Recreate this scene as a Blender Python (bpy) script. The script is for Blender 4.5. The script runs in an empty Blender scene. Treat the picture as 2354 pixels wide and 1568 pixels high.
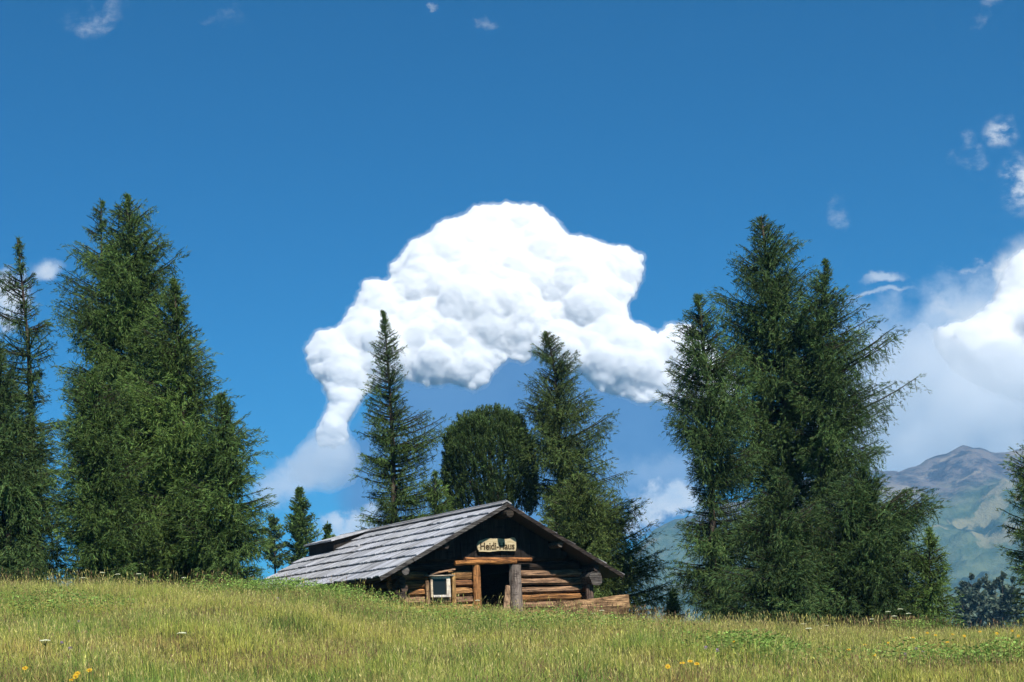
import bpy, math, random
import numpy as np
from mathutils import Vector, Matrix, noise

random.seed(7)
rng = np.random.default_rng(7)
R = math.radians
sc = bpy.context.scene
COL = sc.collection

# ------------------------------------------------------------------ camera
F, CX, HZ, ROLL = 3900.0, 1177.0, 1500.0, R(2.5)     # measured on the photograph at 2354 px wide
cam_d = bpy.data.cameras.new("camera")
cam_d.sensor_width = 36.0
cam_d.lens = F * 36.0 / 2354.0
cam_d.shift_y = (HZ - 784.0) / 2354.0
cam_d.clip_end = 60000.0
cam = bpy.data.objects.new("camera", cam_d)
cam.matrix_world = Matrix.Rotation(ROLL, 4, 'Y') @ Matrix.Rotation(R(90), 4, 'X')
COL.objects.link(cam)
sc.camera = cam

# ------------------------------------------------------------------ light and exposure
SUN_EL, SUN_AZ = R(50), R(24)      # behind the camera, to its right
sun_dir = Vector((math.sin(SUN_AZ) * math.cos(SUN_EL), -math.cos(SUN_AZ) * math.cos(SUN_EL), math.sin(SUN_EL)))
sd = bpy.data.lights.new("sun", 'SUN')
sd.energy = 4.6
sd.angle = R(0.53)
sd.color = (1.0, 0.955, 0.88)
so = bpy.data.objects.new("sun", sd)
so.rotation_euler = sun_dir.to_track_quat('Z', 'Y').to_euler()
so.location = (10, -20, 40)
COL.objects.link(so)
sc.view_settings.view_transform = 'Standard'
sc.view_settings.look = 'None'
sc.view_settings.exposure = 0.75
sc.view_settings.gamma = 1.0
sc.cycles.use_denoising = True
sc.cycles.max_bounces = 16
sc.cycles.diffuse_bounces = 3
sc.cycles.glossy_bounces = 2
sc.cycles.transmission_bounces = 4
sc.cycles.transparent_max_bounces = 16
sc.cycles.volume_bounces = 14
sc.cycles.use_light_tree = False
sc.cycles.caustics_reflective = False
sc.cycles.caustics_refractive = False

def W(vx, vy, Y):
    """a place seen at (vx, vy) of the photograph, Y metres in front of the camera"""
    dx, dy = vx - CX, HZ - vy
    c, s = math.cos(ROLL), math.sin(ROLL)
    return Vector(((dx * c + dy * s) / F * Y, Y, (-dx * s + dy * c) / F * Y))

# ------------------------------------------------------------------ node helpers
class NT:
    def __init__(s, tree):
        s.t = tree; s.n = tree.nodes; s.l = tree.links
    def new(s, typ, **kw):
        n = s.n.new(typ)
        for k, v in kw.items(): setattr(n, k, v)
        return n
    def put(s, sock, v):
        if isinstance(v, bpy.types.NodeSocket): s.l.new(v, sock)
        elif v is not None: sock.default_value = v
    def math(s, op, a, b=None, c=None, clamp=False):
        n = s.new('ShaderNodeMath', operation=op, use_clamp=clamp)
        for i, v in enumerate((a, b, c)):
            if v is not None: s.put(n.inputs[i], v)
        return n.outputs[0]
    def vmath(s, op, a, b=None):
        n = s.new('ShaderNodeVectorMath', operation=op)
        s.put(n.inputs[0], a)
        if b is not None: s.put(n.inputs[1], b)
        return n.outputs[0]
    def noise(s, vec, scale, detail=4.0, rough=0.5, dist=0.0, out='Fac'):
        n = s.new('ShaderNodeTexNoise')
        s.put(n.inputs['Vector'], vec); n.inputs['Scale'].default_value = scale
        n.inputs['Detail'].default_value = detail; n.inputs['Roughness'].default_value = rough
        n.inputs['Distortion'].default_value = dist
        return n.outputs[out]
    def ramp(s, fac, stops):
        n = s.new('ShaderNodeValToRGB'); e = n.color_ramp.elements
        while len(e) < len(stops): e.new(0.5)
        for el, (p, c) in zip(e, stops):
            el.position = p
            el.color = (*c, 1) if len(c) == 3 else c
        s.put(n.inputs['Fac'], fac); return n.outputs['Color']
    def mix(s, fac, a, b, mode='MIX'):
        n = s.new('ShaderNodeMix', data_type='RGBA', blend_type=mode)
        s.put(n.inputs[0], fac)
        for i, v in ((6, a), (7, b)):
            if not isinstance(v, bpy.types.NodeSocket) and len(v) == 3: v = (*v, 1)
            s.put(n.inputs[i], v)
        return n.outputs[2]
    def smooth(s, v, a, b):
        n = s.new('ShaderNodeMapRange', interpolation_type='SMOOTHSTEP')
        s.put(n.inputs[0], v); s.put(n.inputs[1], a); s.put(n.inputs[2], b)
        n.inputs[3].default_value = 0; n.inputs[4].default_value = 1
        return n.outputs[0]
    def mapping(s, vec, scale=(1, 1, 1), rot=(0, 0, 0), loc=(0, 0, 0)):
        n = s.new('ShaderNodeMapping'); s.put(n.inputs[0], vec)
        n.inputs['Scale'].default_value = scale; n.inputs['Rotation'].default_value = rot
        n.inputs['Location'].default_value = loc
        return n.outputs[0]

# ------------------------------------------------------------------ world: clear alpine sky with far thin clouds
world = bpy.data.worlds.new("World"); sc.world = world; world.use_nodes = True
w_ = NT(world.node_tree); w_.n.clear()
sky = w_.new('ShaderNodeTexSky', sky_type='NISHITA')
sky.sun_disc = False; sky.sun_elevation = SUN_EL; sky.sun_rotation = math.pi - SUN_AZ
sky.altitude = 2200; sky.air_density = 1.0; sky.dust_density = 0.3; sky.ozone_density = 5.0
SKY_K = 0.055
TINT = (0.07, 0.70, 0.985)     # deep alpine blue, as a polarising filter gives
tc = w_.new('ShaderNodeTexCoord').outputs['Generated']
sx = w_.new('ShaderNodeSeparateXYZ'); w_.put(sx.inputs[0], tc)
yy = w_.math('MAXIMUM', sx.outputs[1], 0.02)
uu = w_.math('DIVIDE', sx.outputs[0], yy); vv = w_.math('DIVIDE', sx.outputs[2], yy)
front = w_.smooth(sx.outputs[1], 0.05, 0.3)
cxy = w_.new('ShaderNodeCombineXYZ'); w_.put(cxy.inputs[0], uu); w_.put(cxy.inputs[1], vv)
P0 = cxy.outputs[0]
def warp(amount, scale, seed):
    nz = w_.noise(w_.vmath('ADD', P0, (seed, seed * 1.7, 0)), scale, 6, 0.6, 0, 'Color')
    d = w_.vmath('SUBTRACT', nz, (0.5, 0.5, 0.5))
    d = w_.vmath('MULTIPLY', d, (amount, amount, 0))
    return w_.vmath('ADD', P0, d)
Pw = warp(0.035, 22, 3.1); Pf = warp(0.11, 14, 8.2)
tex_a = w_.noise(w_.mapping(P0, (1, 1.6, 1)), 45, 8, 0.62)
tex_b = w_.noise(w_.mapping(P0, (1, 1.3, 1), (0, 0, 0), (5, 2, 0)), 14, 7, 0.58)
def blob(pix, rx, ry, rot=0, coord=None, hard=0.6, wisp=None, strength=1.0):
    """soft patch of cloud in a direction of the sky; sizes in photo pixels"""
    c = W(pix[0], pix[1], 1.0)
    q = w_.vmath('SUBTRACT', coord or Pw, (c.x, c.z, 0))
    q = w_.mapping(q, (1, 1, 1), (0, 0, R(rot)))
    q = w_.vmath('MULTIPLY', q, (F / rx, F / ry, 0))
    n = w_.new('ShaderNodeVectorMath', operation='LENGTH'); w_.put(n.inputs[0], q)
    m = w_.smooth(n.outputs['Value'], 1.0, 1.0 - hard)
    if wisp is not None:
        m = w_.math('MULTIPLY', m, w_.smooth(wisp[0], wisp[1], wisp[2]))
    return w_.math('MULTIPLY', m, w_.math('MULTIPLY', front, strength))
def fuse(ms):
    o = ms[0]
    for m in ms[1:]: o = w_.math('MAXIMUM', o, m)
    return o
bg_col = w_.mix(1.0, sky.outputs[0], (SKY_K * TINT[0], SKY_K * TINT[1], SKY_K * TINT[2], 1), 'MULTIPLY')
TA = (tex_a, 0.38, 0.62); TB = (tex_b, 0.3, 0.6)
# shaded blue-grey cloud mass hanging under the tall cumulus
shade = fuse([blob((1180, 1010), 370, 235, 0, Pw, 0.14), blob((1440, 1060), 210, 190, 0, Pw, 0.2),
              blob((900, 1120), 150, 210, 0, Pw, 0.45), blob((1180, 1160), 420, 150, 0, Pw, 0.5)])
c1 = w_.mix(w_.math('MULTIPLY', shade, 0.95), bg_col, w_.mix(w_.smooth(tex_b, 0.3, 0.7), (0.046, 0.118, 0.270), (0.066, 0.150, 0.305)))
# pale veil at the right, behind the mountain
veil = fuse([blob((2240, 920), 370, 300, 0, Pf, 0.36), blob((2040, 990), 230, 160, 0, Pf, 0.5),
             blob((735, 1085), 125, 85, 0, Pf, 0.7, (tex_b, 0.1, 0.4), 1.0), blob((1540, 1120), 150, 90, -15, Pf, 0.8, None, 0.45)])
c2 = w_.mix(w_.math('MULTIPLY', veil, 0.95), c1, w_.mix(w_.smooth(tex_b, 0.32, 0.66), (0.28, 0.37, 0.50), (0.43, 0.485, 0.55)))
white = fuse([blob((2200, 780), 70, 45, 10, Pw, 0.5), blob((2290, 760), 130, 75, 20, Pw, 0.5), blob((2350, 700), 90, 160, 0, Pw, 0.4),
              blob((2400, 830), 120, 90, 0, Pw, 0.5), blob((2330, 640), 60, 60, 0, Pw, 0.4),
              blob((820, 1215), 110, 42, 0, Pf, 0.7, None, 0.9), blob((1490, 1190), 120, 45, 0, Pf, 0.7, None, 0.95),
              blob((10, 660), 70, 85, 0, Pf, 0.7, None, 0.9), blob((105, 605), 55, 32, 0, Pw, 0.8, None, 0.75),
              blob((2340, 430), 60, 95, 10, Pw, 0.8, TA, 0.8), blob((2310, 300), 55, 50, 40, Pw, 0.8, TA, 0.75),
              blob((2200, 325), 60, 35, 0, Pf, 0.9, TA, 0.3),
              blob((215, 20), 120, 45, 0, Pf, 0.8, TA, 0.28), blob((1105, 52), 30, 28, 0, Pf, 0.9, TA, 0.2), blob((968, 3), 22, 14, 0, Pf, 0.9, None, 0.25),
              blob((2285, 20), 45, 28, 0, Pf, 0.9, TA, 0.22), blob((520, 8), 60, 20, 0, Pf, 0.9, TA, 0.1),
              blob((2033, 632), 62, 17, 0, Pw, 0.7, None, 0.62), blob((2030, 668), 85, 11, -6, Pw, 0.8, None, 0.5),
              blob((1930, 525), 50, 50, 0, Pf, 0.9, TA, 0.25), blob((2125, 730), 60, 40, 0, Pf, 0.9, TA, 0.4), blob((2200, 640), 70, 14, 10, Pf, 0.9, TA, 0.4)])
c3 = w_.mix(white, c2, w_.mix(w_.smooth(tex_a, 0.3, 0.65), (0.40, 0.47, 0.55), (0.56, 0.575, 0.585)))
bgn = w_.new('ShaderNodeBackground'); w_.put(bgn.inputs[0], c3); bgn.inputs[1].default_value = 1.0
w_.l.new(bgn.outputs[0], w_.new('ShaderNodeOutputWorld').inputs[0])

# ------------------------------------------------------------------ object helpers
def tag(o, label=None, cat=None, group=None, kind=None):
    if label: o['label'] = label
    if cat: o['category'] = cat
    if group: o['group'] = group
    if kind: o['kind'] = kind
    return o
def empty(name, loc, rz=0.0):
    o = bpy.data.objects.new(name, None); o.empty_display_size = 0.5
    COL.objects.link(o); o.location = loc; o.rotation_euler = (0, 0, rz)
    return o
def link_mesh(name, me, mat, parent=None):
    o = bpy.data.objects.new(name, me)
    if mat: me.materials.append(mat)
    COL.objects.link(o)
    if parent: o.parent = parent
    return o
def np_mesh(name, V, faces_n, col=None, smooth=False):
    """V (n, k, 3): n separate polygons of k corners"""
    n, k, _ = V.shape
    me = bpy.data.meshes.new(name)
    me.vertices.add(n * k); me.vertices.foreach_set('co', V.astype(np.float32).ravel())
    me.loops.add(n * k); me.loops.foreach_set('vertex_index', np.arange(n * k, dtype=np.int32))
    me.polygons.add(n)
    me.polygons.foreach_set('loop_start', np.arange(0, n * k, k, dtype=np.int32))
    me.update(calc_edges=True)
    if col is not None: set_col(me, np.repeat(col, k, axis=0))
    return me
def set_col(me, c):
    a = me.color_attributes.new('Col', 'FLOAT_COLOR', 'POINT')
    if c.shape[1] == 3: c = np.concatenate([c, np.ones((len(c), 1))], 1)
    a.data.foreach_set('color', c.astype(np.float32).ravel())
def grid_mesh(name, X, Y, Z):
    nr, nc = X.shape
    me = bpy.data.meshes.new(name)
    me.vertices.add(nr * nc)
    me.vertices.foreach_set('co', np.stack([X, Y, Z], -1).astype(np.float32).ravel())
    i = np.arange(nr * nc).reshape(nr, nc)
    q = np.stack([i[:-1, :-1], i[:-1, 1:], i[1:, 1:], i[1:, :-1]], -1).reshape(-1, 4)
    me.loops.add(q.size); me.loops.foreach_set('vertex_index', q.astype(np.int32).ravel())
    me.polygons.add(len(q)); me.polygons.foreach_set('loop_start', np.arange(0, q.size, 4, dtype=np.int32))
    me.update(calc_edges=True)
    me.polygons.foreach_set('use_smooth', np.ones(len(q), bool))
    return me
class MB:
    """collects polygons, then links them as one mesh object"""
    def __init__(s): s.v = []; s.f = []; s.c = []
    def add(s, vs, fs, tint=(1, 1, 1)):
        b = len(s.v); s.v += [tuple(v) for v in vs]; s.f += [tuple(i + b for i in f) for f in fs]
        s.c += [tuple(tint)] * len(vs)
    def box(s, a, b, tint=(1, 1, 1), M=None, jit=0.0):
        x0, y0, z0 = a; x1, y1, z1 = b
        vs = [Vector(p) for p in ((x0, y0, z0), (x1, y0, z0), (x1, y1, z0), (x0, y1, z0), (x0, y0, z1), (x1, y0, z1), (x1, y1, z1), (x0, y1, z1))]
        if jit: vs = [v + Vector((random.uniform(-jit, jit), random.uniform(-jit, jit), random.uniform(-jit, jit))) for v in vs]
        if M: vs = [M @ v for v in vs]
        s.add(vs, [(0, 3, 2, 1), (4, 5, 6, 7), (0, 1, 5, 4), (1, 2, 6, 5), (2, 3, 7, 6), (3, 0, 4, 7)], tint)
    def tube(s, pts, rad, sides=8, tint=(1, 1, 1), cap=True, flat=1.0, wob=0.0):
        pts = [Vector(p) for p in pts]; n = len(pts); vs = []; fs = []
        up = Vector((0.13, 0.31, 0.94)).normalized()
        ph = [1 + random.uniform(-wob, wob) for _ in range(sides)]
        for i, p in enumerate(pts):
            d = (pts[min(i + 1, n - 1)] - pts[max(i - 1, 0)]).normalized()
            a = d.cross(up)
            if a.length < 0.05: a = d.cross(Vector((1, 0, 0)))
            a.normalize(); b = a.cross(d)
            r = rad[i] if hasattr(rad, '__len__') else rad
            for k in range(sides):
                t = 2 * math.pi * k / sides
                rr = r * ph[k] * (1 + random.uniform(-wob, wob) * 0.4)
                vs.append(p + a * math.cos(t) * rr + b * math.sin(t) * rr * flat)
        for i in range(n - 1):
            for k in range(sides):
                k2 = (k + 1) % sides
                fs.append((i * sides + k, i * sides + k2, (i + 1) * sides + k2, (i + 1) * sides + k))
        if cap:
            fs.append(tuple(reversed(range(sides)))); fs.append(tuple((n - 1) * sides + k for k in range(sides)))
        s.add(vs, fs, tint)
    def build(s, name, mat, parent=None, smooth=False, bevel=0.0):
        me = bpy.data.meshes.new(name); me.from_pydata(s.v, [], s.f); me.update()
        set_col(me, np.array(s.c))
        if smooth: me.polygons.foreach_set('use_smooth', np.ones(len(me.polygons), bool))
        o = link_mesh(name, me, mat, parent)
        if bevel:
            m = o.modifiers.new('bevel', 'BEVEL'); m.width = bevel; m.segments = 2; m.limit_method = 'ANGLE'
        return o

# ------------------------------------------------------------------ materials
def material(name, fn):
    m = bpy.data.materials.new(name); m.use_nodes = True
    t = NT(m.node_tree); t.n.clear()
    out = t.new('ShaderNodeOutputMaterial'); sh = fn(t)
    t.l.new(sh, out.inputs['Surface']); return m
def principled(t, col, rough=0.8, spec=0.3, bump=None, bs=0.3, bd=0.02, metal=0.0):
    p = t.new('ShaderNodeBsdfPrincipled')
    if not isinstance(col, bpy.types.NodeSocket) and len(col) == 3: col = (*col, 1)
    t.put(p.inputs['Base Color'], col); t.put(p.inputs['Roughness'], rough)
    p.inputs['Specular IOR Level'].default_value = spec; p.inputs['Metallic'].default_value = metal
    if bump is not None:
        b = t.new('ShaderNodeBump'); b.inputs['Strength'].default_value = bs; b.inputs['Distance'].default_value = bd
        t.put(b.inputs['Height'], bump); t.l.new(b.outputs[0], p.inputs['Normal'])
    return p.outputs[0]
def attr(t): return t.new('ShaderNodeAttribute', attribute_name='Col').outputs['Color']
def leafy(trans=0.3, rough=0.6):
    def f(t):
        c = attr(t)
        g = principled(t, c, rough, 0.15)
        tr = t.new('ShaderNodeBsdfTranslucent'); t.put(tr.inputs[0], c)
        mx = t.new('ShaderNodeMixShader'); mx.inputs[0].default_value = trans
        t.l.new(g, mx.inputs[1]); t.l.new(tr.outputs[0], mx.inputs[2]); return mx.outputs[0]
    return f
M_needle = material('larch needles', leafy(0.25))
M_grass = material('grass blades', leafy(0.35, 0.55))
M_petal = material('petals', leafy(0.3, 0.6))
def f_bark(t):
    o = t.new('ShaderNodeTexCoord').outputs['Object']
    n = t.noise(t.mapping(o, (9, 9, 1.6)), 3, 6, 0.6)
    return principled(t, t.ramp(n, [(0.3, (0.03, 0.022, 0.018)), (0.6, (0.10, 0.075, 0.06)), (0.8, (0.17, 0.15, 0.13))]), 0.9, 0.1, n, 0.6, 0.03)
M_bark = material('bark', f_bark)
M_twig = material('twig bark', lambda t: principled(t, (0.035, 0.030, 0.022), 0.9, 0.1))
def f_wood(scale_vec, dark=0.25, grain=1.0, bumpd=0.02):
    def f(t):
        c = attr(t); o = t.new('ShaderNodeTexCoord').outputs['Object']
        g = t.noise(t.mapping(o, scale_vec), 3.0, 8, 0.65)
        p = t.noise(o, 2.2, 5, 0.6)
        col = t.mix(t.smooth(g, 0.40, 0.62), (dark, dark * 0.9, dark * 0.85), (1.15, 1.12, 1.08))
        col = t.mix(1.0, c, col, 'MULTIPLY')
        k2 = t.noise(t.mapping(o, (0.9, 3, 5)), 3.4, 6, 0.7)
        col = t.mix(t.math('MULTIPLY', t.smooth(p, 0.5, 0.66), 0.6), col, t.mix(1.0, col, (0.42, 0.38, 0.42), 'MULTIPLY'))
        col = t.mix(t.math('MULTIPLY', t.smooth(k2, 0.55, 0.62), 0.75), col, t.mix(1.0, col, (0.2, 0.17, 0.17), 'MULTIPLY'))
        col = t.mix(t.math('MULTIPLY', t.smooth(k2, 0.42, 0.36), 0.5), col, t.mix(1.0, col, (1.5, 1.35, 1.2), 'MULTIPLY'))
        return principled(t, col, 0.8, 0.2, g, 0.7, bumpd)
    return f
M_log = material('hewn log wood', f_wood((0.7, 12, 14), 0.22))
M_post = material('post wood', f_wood((14, 12, 0.9), 0.4))
M_dark = material('blackened gable wood', f_wood((13, 10, 0.7), 0.5))
M_white = material('old white paint', f_wood((10, 10, 1.2), 0.75, bumpd=0.005))
def f_roof(t):
    c = attr(t); o = t.new('ShaderNodeTexCoord').outputs['Object']
    g = t.noise(t.mapping(o, (1.6, 26, 1.6)), 3.0, 8, 0.7)
    p = t.noise(o, 1.1, 5, 0.65); q = t.noise(t.mapping(o, (3, 3, 3)), 5, 6, 0.7)
    col = t.mix(1.0, c, t.ramp(g, [(0.32, (0.42, 0.42, 0.42)), (0.5, (0.95, 0.95, 0.95)), (0.7, (1.2, 1.2, 1.22))]), 'MULTIPLY')
    col = t.mix(t.math('MULTIPLY', t.smooth(p, 0.45, 0.65), 0.5), col, t.mix(1.0, col, (0.62, 0.58, 0.5), 'MULTIPLY'))
    col = t.mix(t.math('MULTIPLY', t.smooth(q, 0.62, 0.72), 0.5), col, (0.10, 0.11, 0.07))
    return principled(t, col, 0.65, 0.35, g, 0.5, 0.015)
M_roof = material('weathered grey roof boards', f_roof)
M_glass = material('dark window glass', lambda t: principled(t, (0.012, 0.014, 0.014), 0.12, 0.25))
def f_plain(c, r=0.7): return lambda t: principled(t, c, r, 0.2)
M_letter = material('dark brown paint', f_plain((0.06, 0.038, 0.016)))
M_dirt = material('cabin floor earth', f_plain((0.06, 0.045, 0.03), 0.95))
def f_stone(t):
    o = t.new('ShaderNodeTexCoord').outputs['Object']
    n = t.noise(o, 6, 8, 0.65)
    return principled(t, t.ramp(n, [(0.3, (0.08, 0.075, 0.065)), (0.7, (0.32, 0.31, 0.29))]), 0.9, 0.2, n, 0.6, 0.03)
M_stone = material('grey stone', f_stone)
def f_ground(t):
    g = t.new('ShaderNodeNewGeometry').outputs['Position']
    n1 = t.noise(g, 0.35, 6, 0.6); n2 = t.noise(g, 7.0, 6, 0.7)
    c = t.ramp(n1, [(0.3, (0.045, 0.062, 0.014)), (0.5, (0.085, 0.085, 0.028)), (0.7, (0.12, 0.10, 0.04))])
    c = t.mix(t.smooth(n2, 0.35, 0.65), t.mix(1.0, c, (0.35, 0.4, 0.35), 'MULTIPLY'), c)
    return principled(t, c, 0.95, 0.05, n2, 0.8, 0.1)
M_ground = material('meadow soil and thatch', f_ground)

# ------------------------------------------------------------------ terrain
YC = 40.0
crest = [(-700, 1322), (-200, 1318), (0, 1318), (150, 1324), (300, 1326), (450, 1331), (600, 1337), (700, 1337), (800, 1343), (850, 1356), (900, 1370),
         (1000, 1382), (1100, 1388), (1200, 1392), (1300, 1398), (1450, 1406), (1600, 1422), (1800, 1434), (2000, 1438), (2200, 1438), (2354, 1436), (3000, 1440)]
cw = [W(a, b + 24, YC) for a, b in crest]
CXs = np.array([p.x for p in cw]); CZs = np.array([p.z for p in cw])
BX = np.array([-60, -15, -9, -6, -3.8, 5, 8, 14, 60.]); BZ = np.array([1.9, 1.95, 1.65, 1.2, 0.55, 0.35, 0.1, -0.3, -0.6])
def und(x, y):
    return 0.10 * np.sin(x * 0.9 + 1.3 * np.sin(y * 0.5)) * np.sin(y * 0.8 + 0.7) + 0.07 * np.sin(x * 1.9 + y * 1.1 + 2) + 0.06 * np.sin(x * 3.3 - y * 2.1) * np.sin(y * 2.9 + x)
def ground(x, y):
    x = np.asarray(x, float); y = np.asarray(y, float)
    zc = np.interp(x, CXs, CZs)
    t = y / YC
    za = -1.6 + (zc + 1.6) * t
    zb = np.interp(x, BX, BZ)
    k = np.clip((y - YC) / 3.2, 0, 1); k = k * k * (3 - 2 * k)
    zr = zc * (1 - k) + zb * k
    z = np.where(y < YC, za, zr)
    # round the crest a little
    z = z - 0.10 * np.exp(-((y - YC) / 2.0) ** 2)
    far = np.clip((y - 64) / 300, 0, None)
    z = z - 70 * far ** 1.25 / (1 + 0.35 * far)
    amp = np.clip((38 - y) / 10, 0.5, 1) * np.clip((48 - y) / 6, 0, 1) * np.clip((y + 20) / 10, 0, 1)
    return z + und(x, y) * amp
def gz(x, y): return float(ground(x, y))
ys = np.concatenate([np.arange(-40, 10, 2.0), np.arange(10, 66, 0.35), np.geomspace(66, 1500, 60)])
xs = np.concatenate([-np.geomspace(1500, 30, 26), np.arange(-29, 29.1, 0.4), np.geomspace(30, 1500, 26)])
GX, GY = np.meshgrid(xs, ys)
me = grid_mesh('ground', GX, GY, ground(GX, GY))
tag(link_mesh('ground', me, M_ground), 'sloping alpine meadow ground below the grass', kind='structure')

# ------------------------------------------------------------------ far mountains
def fbm(x, y, octv=6, seed=0.0, ridge=False):
    out = np.zeros(x.shape); f = x.ravel(); g = y.ravel(); o = out.ravel(); 
    for i in range(len(f)):
        p = Vector((f[i], g[i], seed)); a = 1.0; s = 0.0
        for k in range(octv):
            n = noise.noise(p)
            s += a * ((1 - abs(n) * 2) if ridge else n); a *= 0.5; p = p * 2.07
        o[i] = s
    return o.reshape(x.shape)
def f_mount(t):
    g = t.new('ShaderNodeNewGeometry'); pos = g.outputs['Position']
    s = t.new('ShaderNodeSeparateXYZ'); t.put(s.inputs[0], pos)
    nz = t.new('ShaderNodeSeparateXYZ'); t.put(nz.inputs[0], g.outputs['Normal'])
    n1 = t.noise(pos, 0.006, 8, 0.62); n2 = t.noise(pos, 0.028, 8, 0.65)
    h = t.math('ADD', s.outputs[2], t.math('MULTIPLY', t.math('SUBTRACT', n1, 0.5), 190))
    n3 = t.noise(t.mapping(pos, (1, 1, 0.35)), 0.011, 7, 0.6)
    grass = t.mix(t.smooth(n2, 0.35, 0.65), (0.05, 0.085, 0.045), (0.11, 0.14, 0.075))
    grass = t.mix(t.smooth(n1, 0.54, 0.62), grass, (0.028, 0.05, 0.03))
    grass = t.mix(t.math('MULTIPLY', t.smooth(n3, 0.56, 0.62), t.smooth(h, 60, 160)), grass, (0.19, 0.18, 0.10))
    rock = t.mix(t.smooth(n2, 0.42, 0.6), (0.045, 0.045, 0.055), (0.15, 0.13, 0.12))
    rock = t.mix(t.smooth(n3, 0.55, 0.62), rock, (0.21, 0.18, 0.145))
    c = t.mix(t.smooth(h, 190, 270), grass, rock)
    return principled(t, c, 0.95, 0.05, n2, 1.0, 12)
M_mount = material('alpine mountain slope', f_mount)
def mountain(name, ridge, Y0, depth_front, depth_back, label, seed, rough=1.0, nx=260, ny=110):
    pts = [W(a, b, Y0) for a, b in ridge]
    rx = np.array([p.x for p in pts]); rz = np.array([p.z for p in pts])
    X = np.linspace(rx[0], rx[-1], nx); T = np.concatenate([np.linspace(-1, 0, ny), np.linspace(0.02, 1, 25)])
    XX, TT = np.meshgrid(X, T)
    YY = Y0 + np.where(TT < 0, TT * depth_front, TT * depth_back)
    top = np.interp(XX, rx, rz)
    base = -70.0
    s = np.where(TT < 0, (1 + TT), (1 - TT))
    prof = 0.62 * s + 0.38 * s ** 3
    n = fbm(XX * 0.0042, YY * 0.0042, 6, seed, True)
    env = np.clip(np.abs(TT) * 4, 0, 1) * np.clip((1 - np.abs(TT)) * 4, 0, 1)
    fine = fbm(XX * 0.03, YY * 0.02, 4, seed + 5)
    Z = base + (top - base) * prof + env * (n - 0.9) * 48 * rough + fine * 6.0 * rough
    me = grid_mesh(name, XX, YY, Z)
    tag(link_mesh(name, me, M_mount), label, kind='structure')
mountain('mountain', [(300, 1480), (1000, 1420), (1300, 1370), (1440, 1270), (1485, 1232), (1530, 1205), (1590, 1188), (1700, 1150), (1800, 1118), (1900, 1096), (1960, 1088), (2010, 1082),
                      (2060, 1082), (2110, 1072), (2140, 1052), (2180, 1036), (2212, 1022), (2245, 1030), (2290, 1040), (2354, 1036), (2450, 1060), (2650, 1110), (3000, 1180), (3500, 1250)],
         3000, 1500, 1200, 'bare rocky mountain ridge above hazy green slopes', 2.3)

# ------------------------------------------------------------------ cumulus
CLOUD_OUT = [(705, 800), (738, 762), (780, 755), (800, 730), (822, 690), (842, 648), (885, 650), (905, 640), (900, 612), (925, 590), (945, 560), (985, 540), (1020, 510), (1070, 498),
             (1095, 478), (1160, 470), (1200, 472), (1245, 478), (1285, 520), (1310, 545), (1345, 545), (1395, 565), (1440, 570), (1476, 592), (1474, 640), (1455, 680), (1438, 705), (1450, 740),
             (1515, 770), (1545, 748), (1590, 750), (1640, 800), (1700, 880), (1660, 950), (1560, 945), (1525, 925), (1470, 922), (1420, 905), (1385, 900), (1340, 860), (1290, 850), (1225, 815),
             (1205, 832), (1170, 822), (1135, 850), (1120, 880), (1085, 895), (1040, 878), (985, 885), (940, 870), (880, 880), (840, 905), (815, 940), (795, 975), (790, 1015), (765, 1028),
             (730, 1020), (738, 975), (760, 930), (745, 885), (715, 850)]
CLOUD_R = [(2600, 560), (2354, 575), (2325, 600), (2300, 650), (2285, 695), (2240, 735), (2200, 745), (2160, 755), (2148, 778), (2160, 810), (2190, 850), (2240, 880), (2300, 905), (2370, 930), (2600, 960)]
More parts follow.
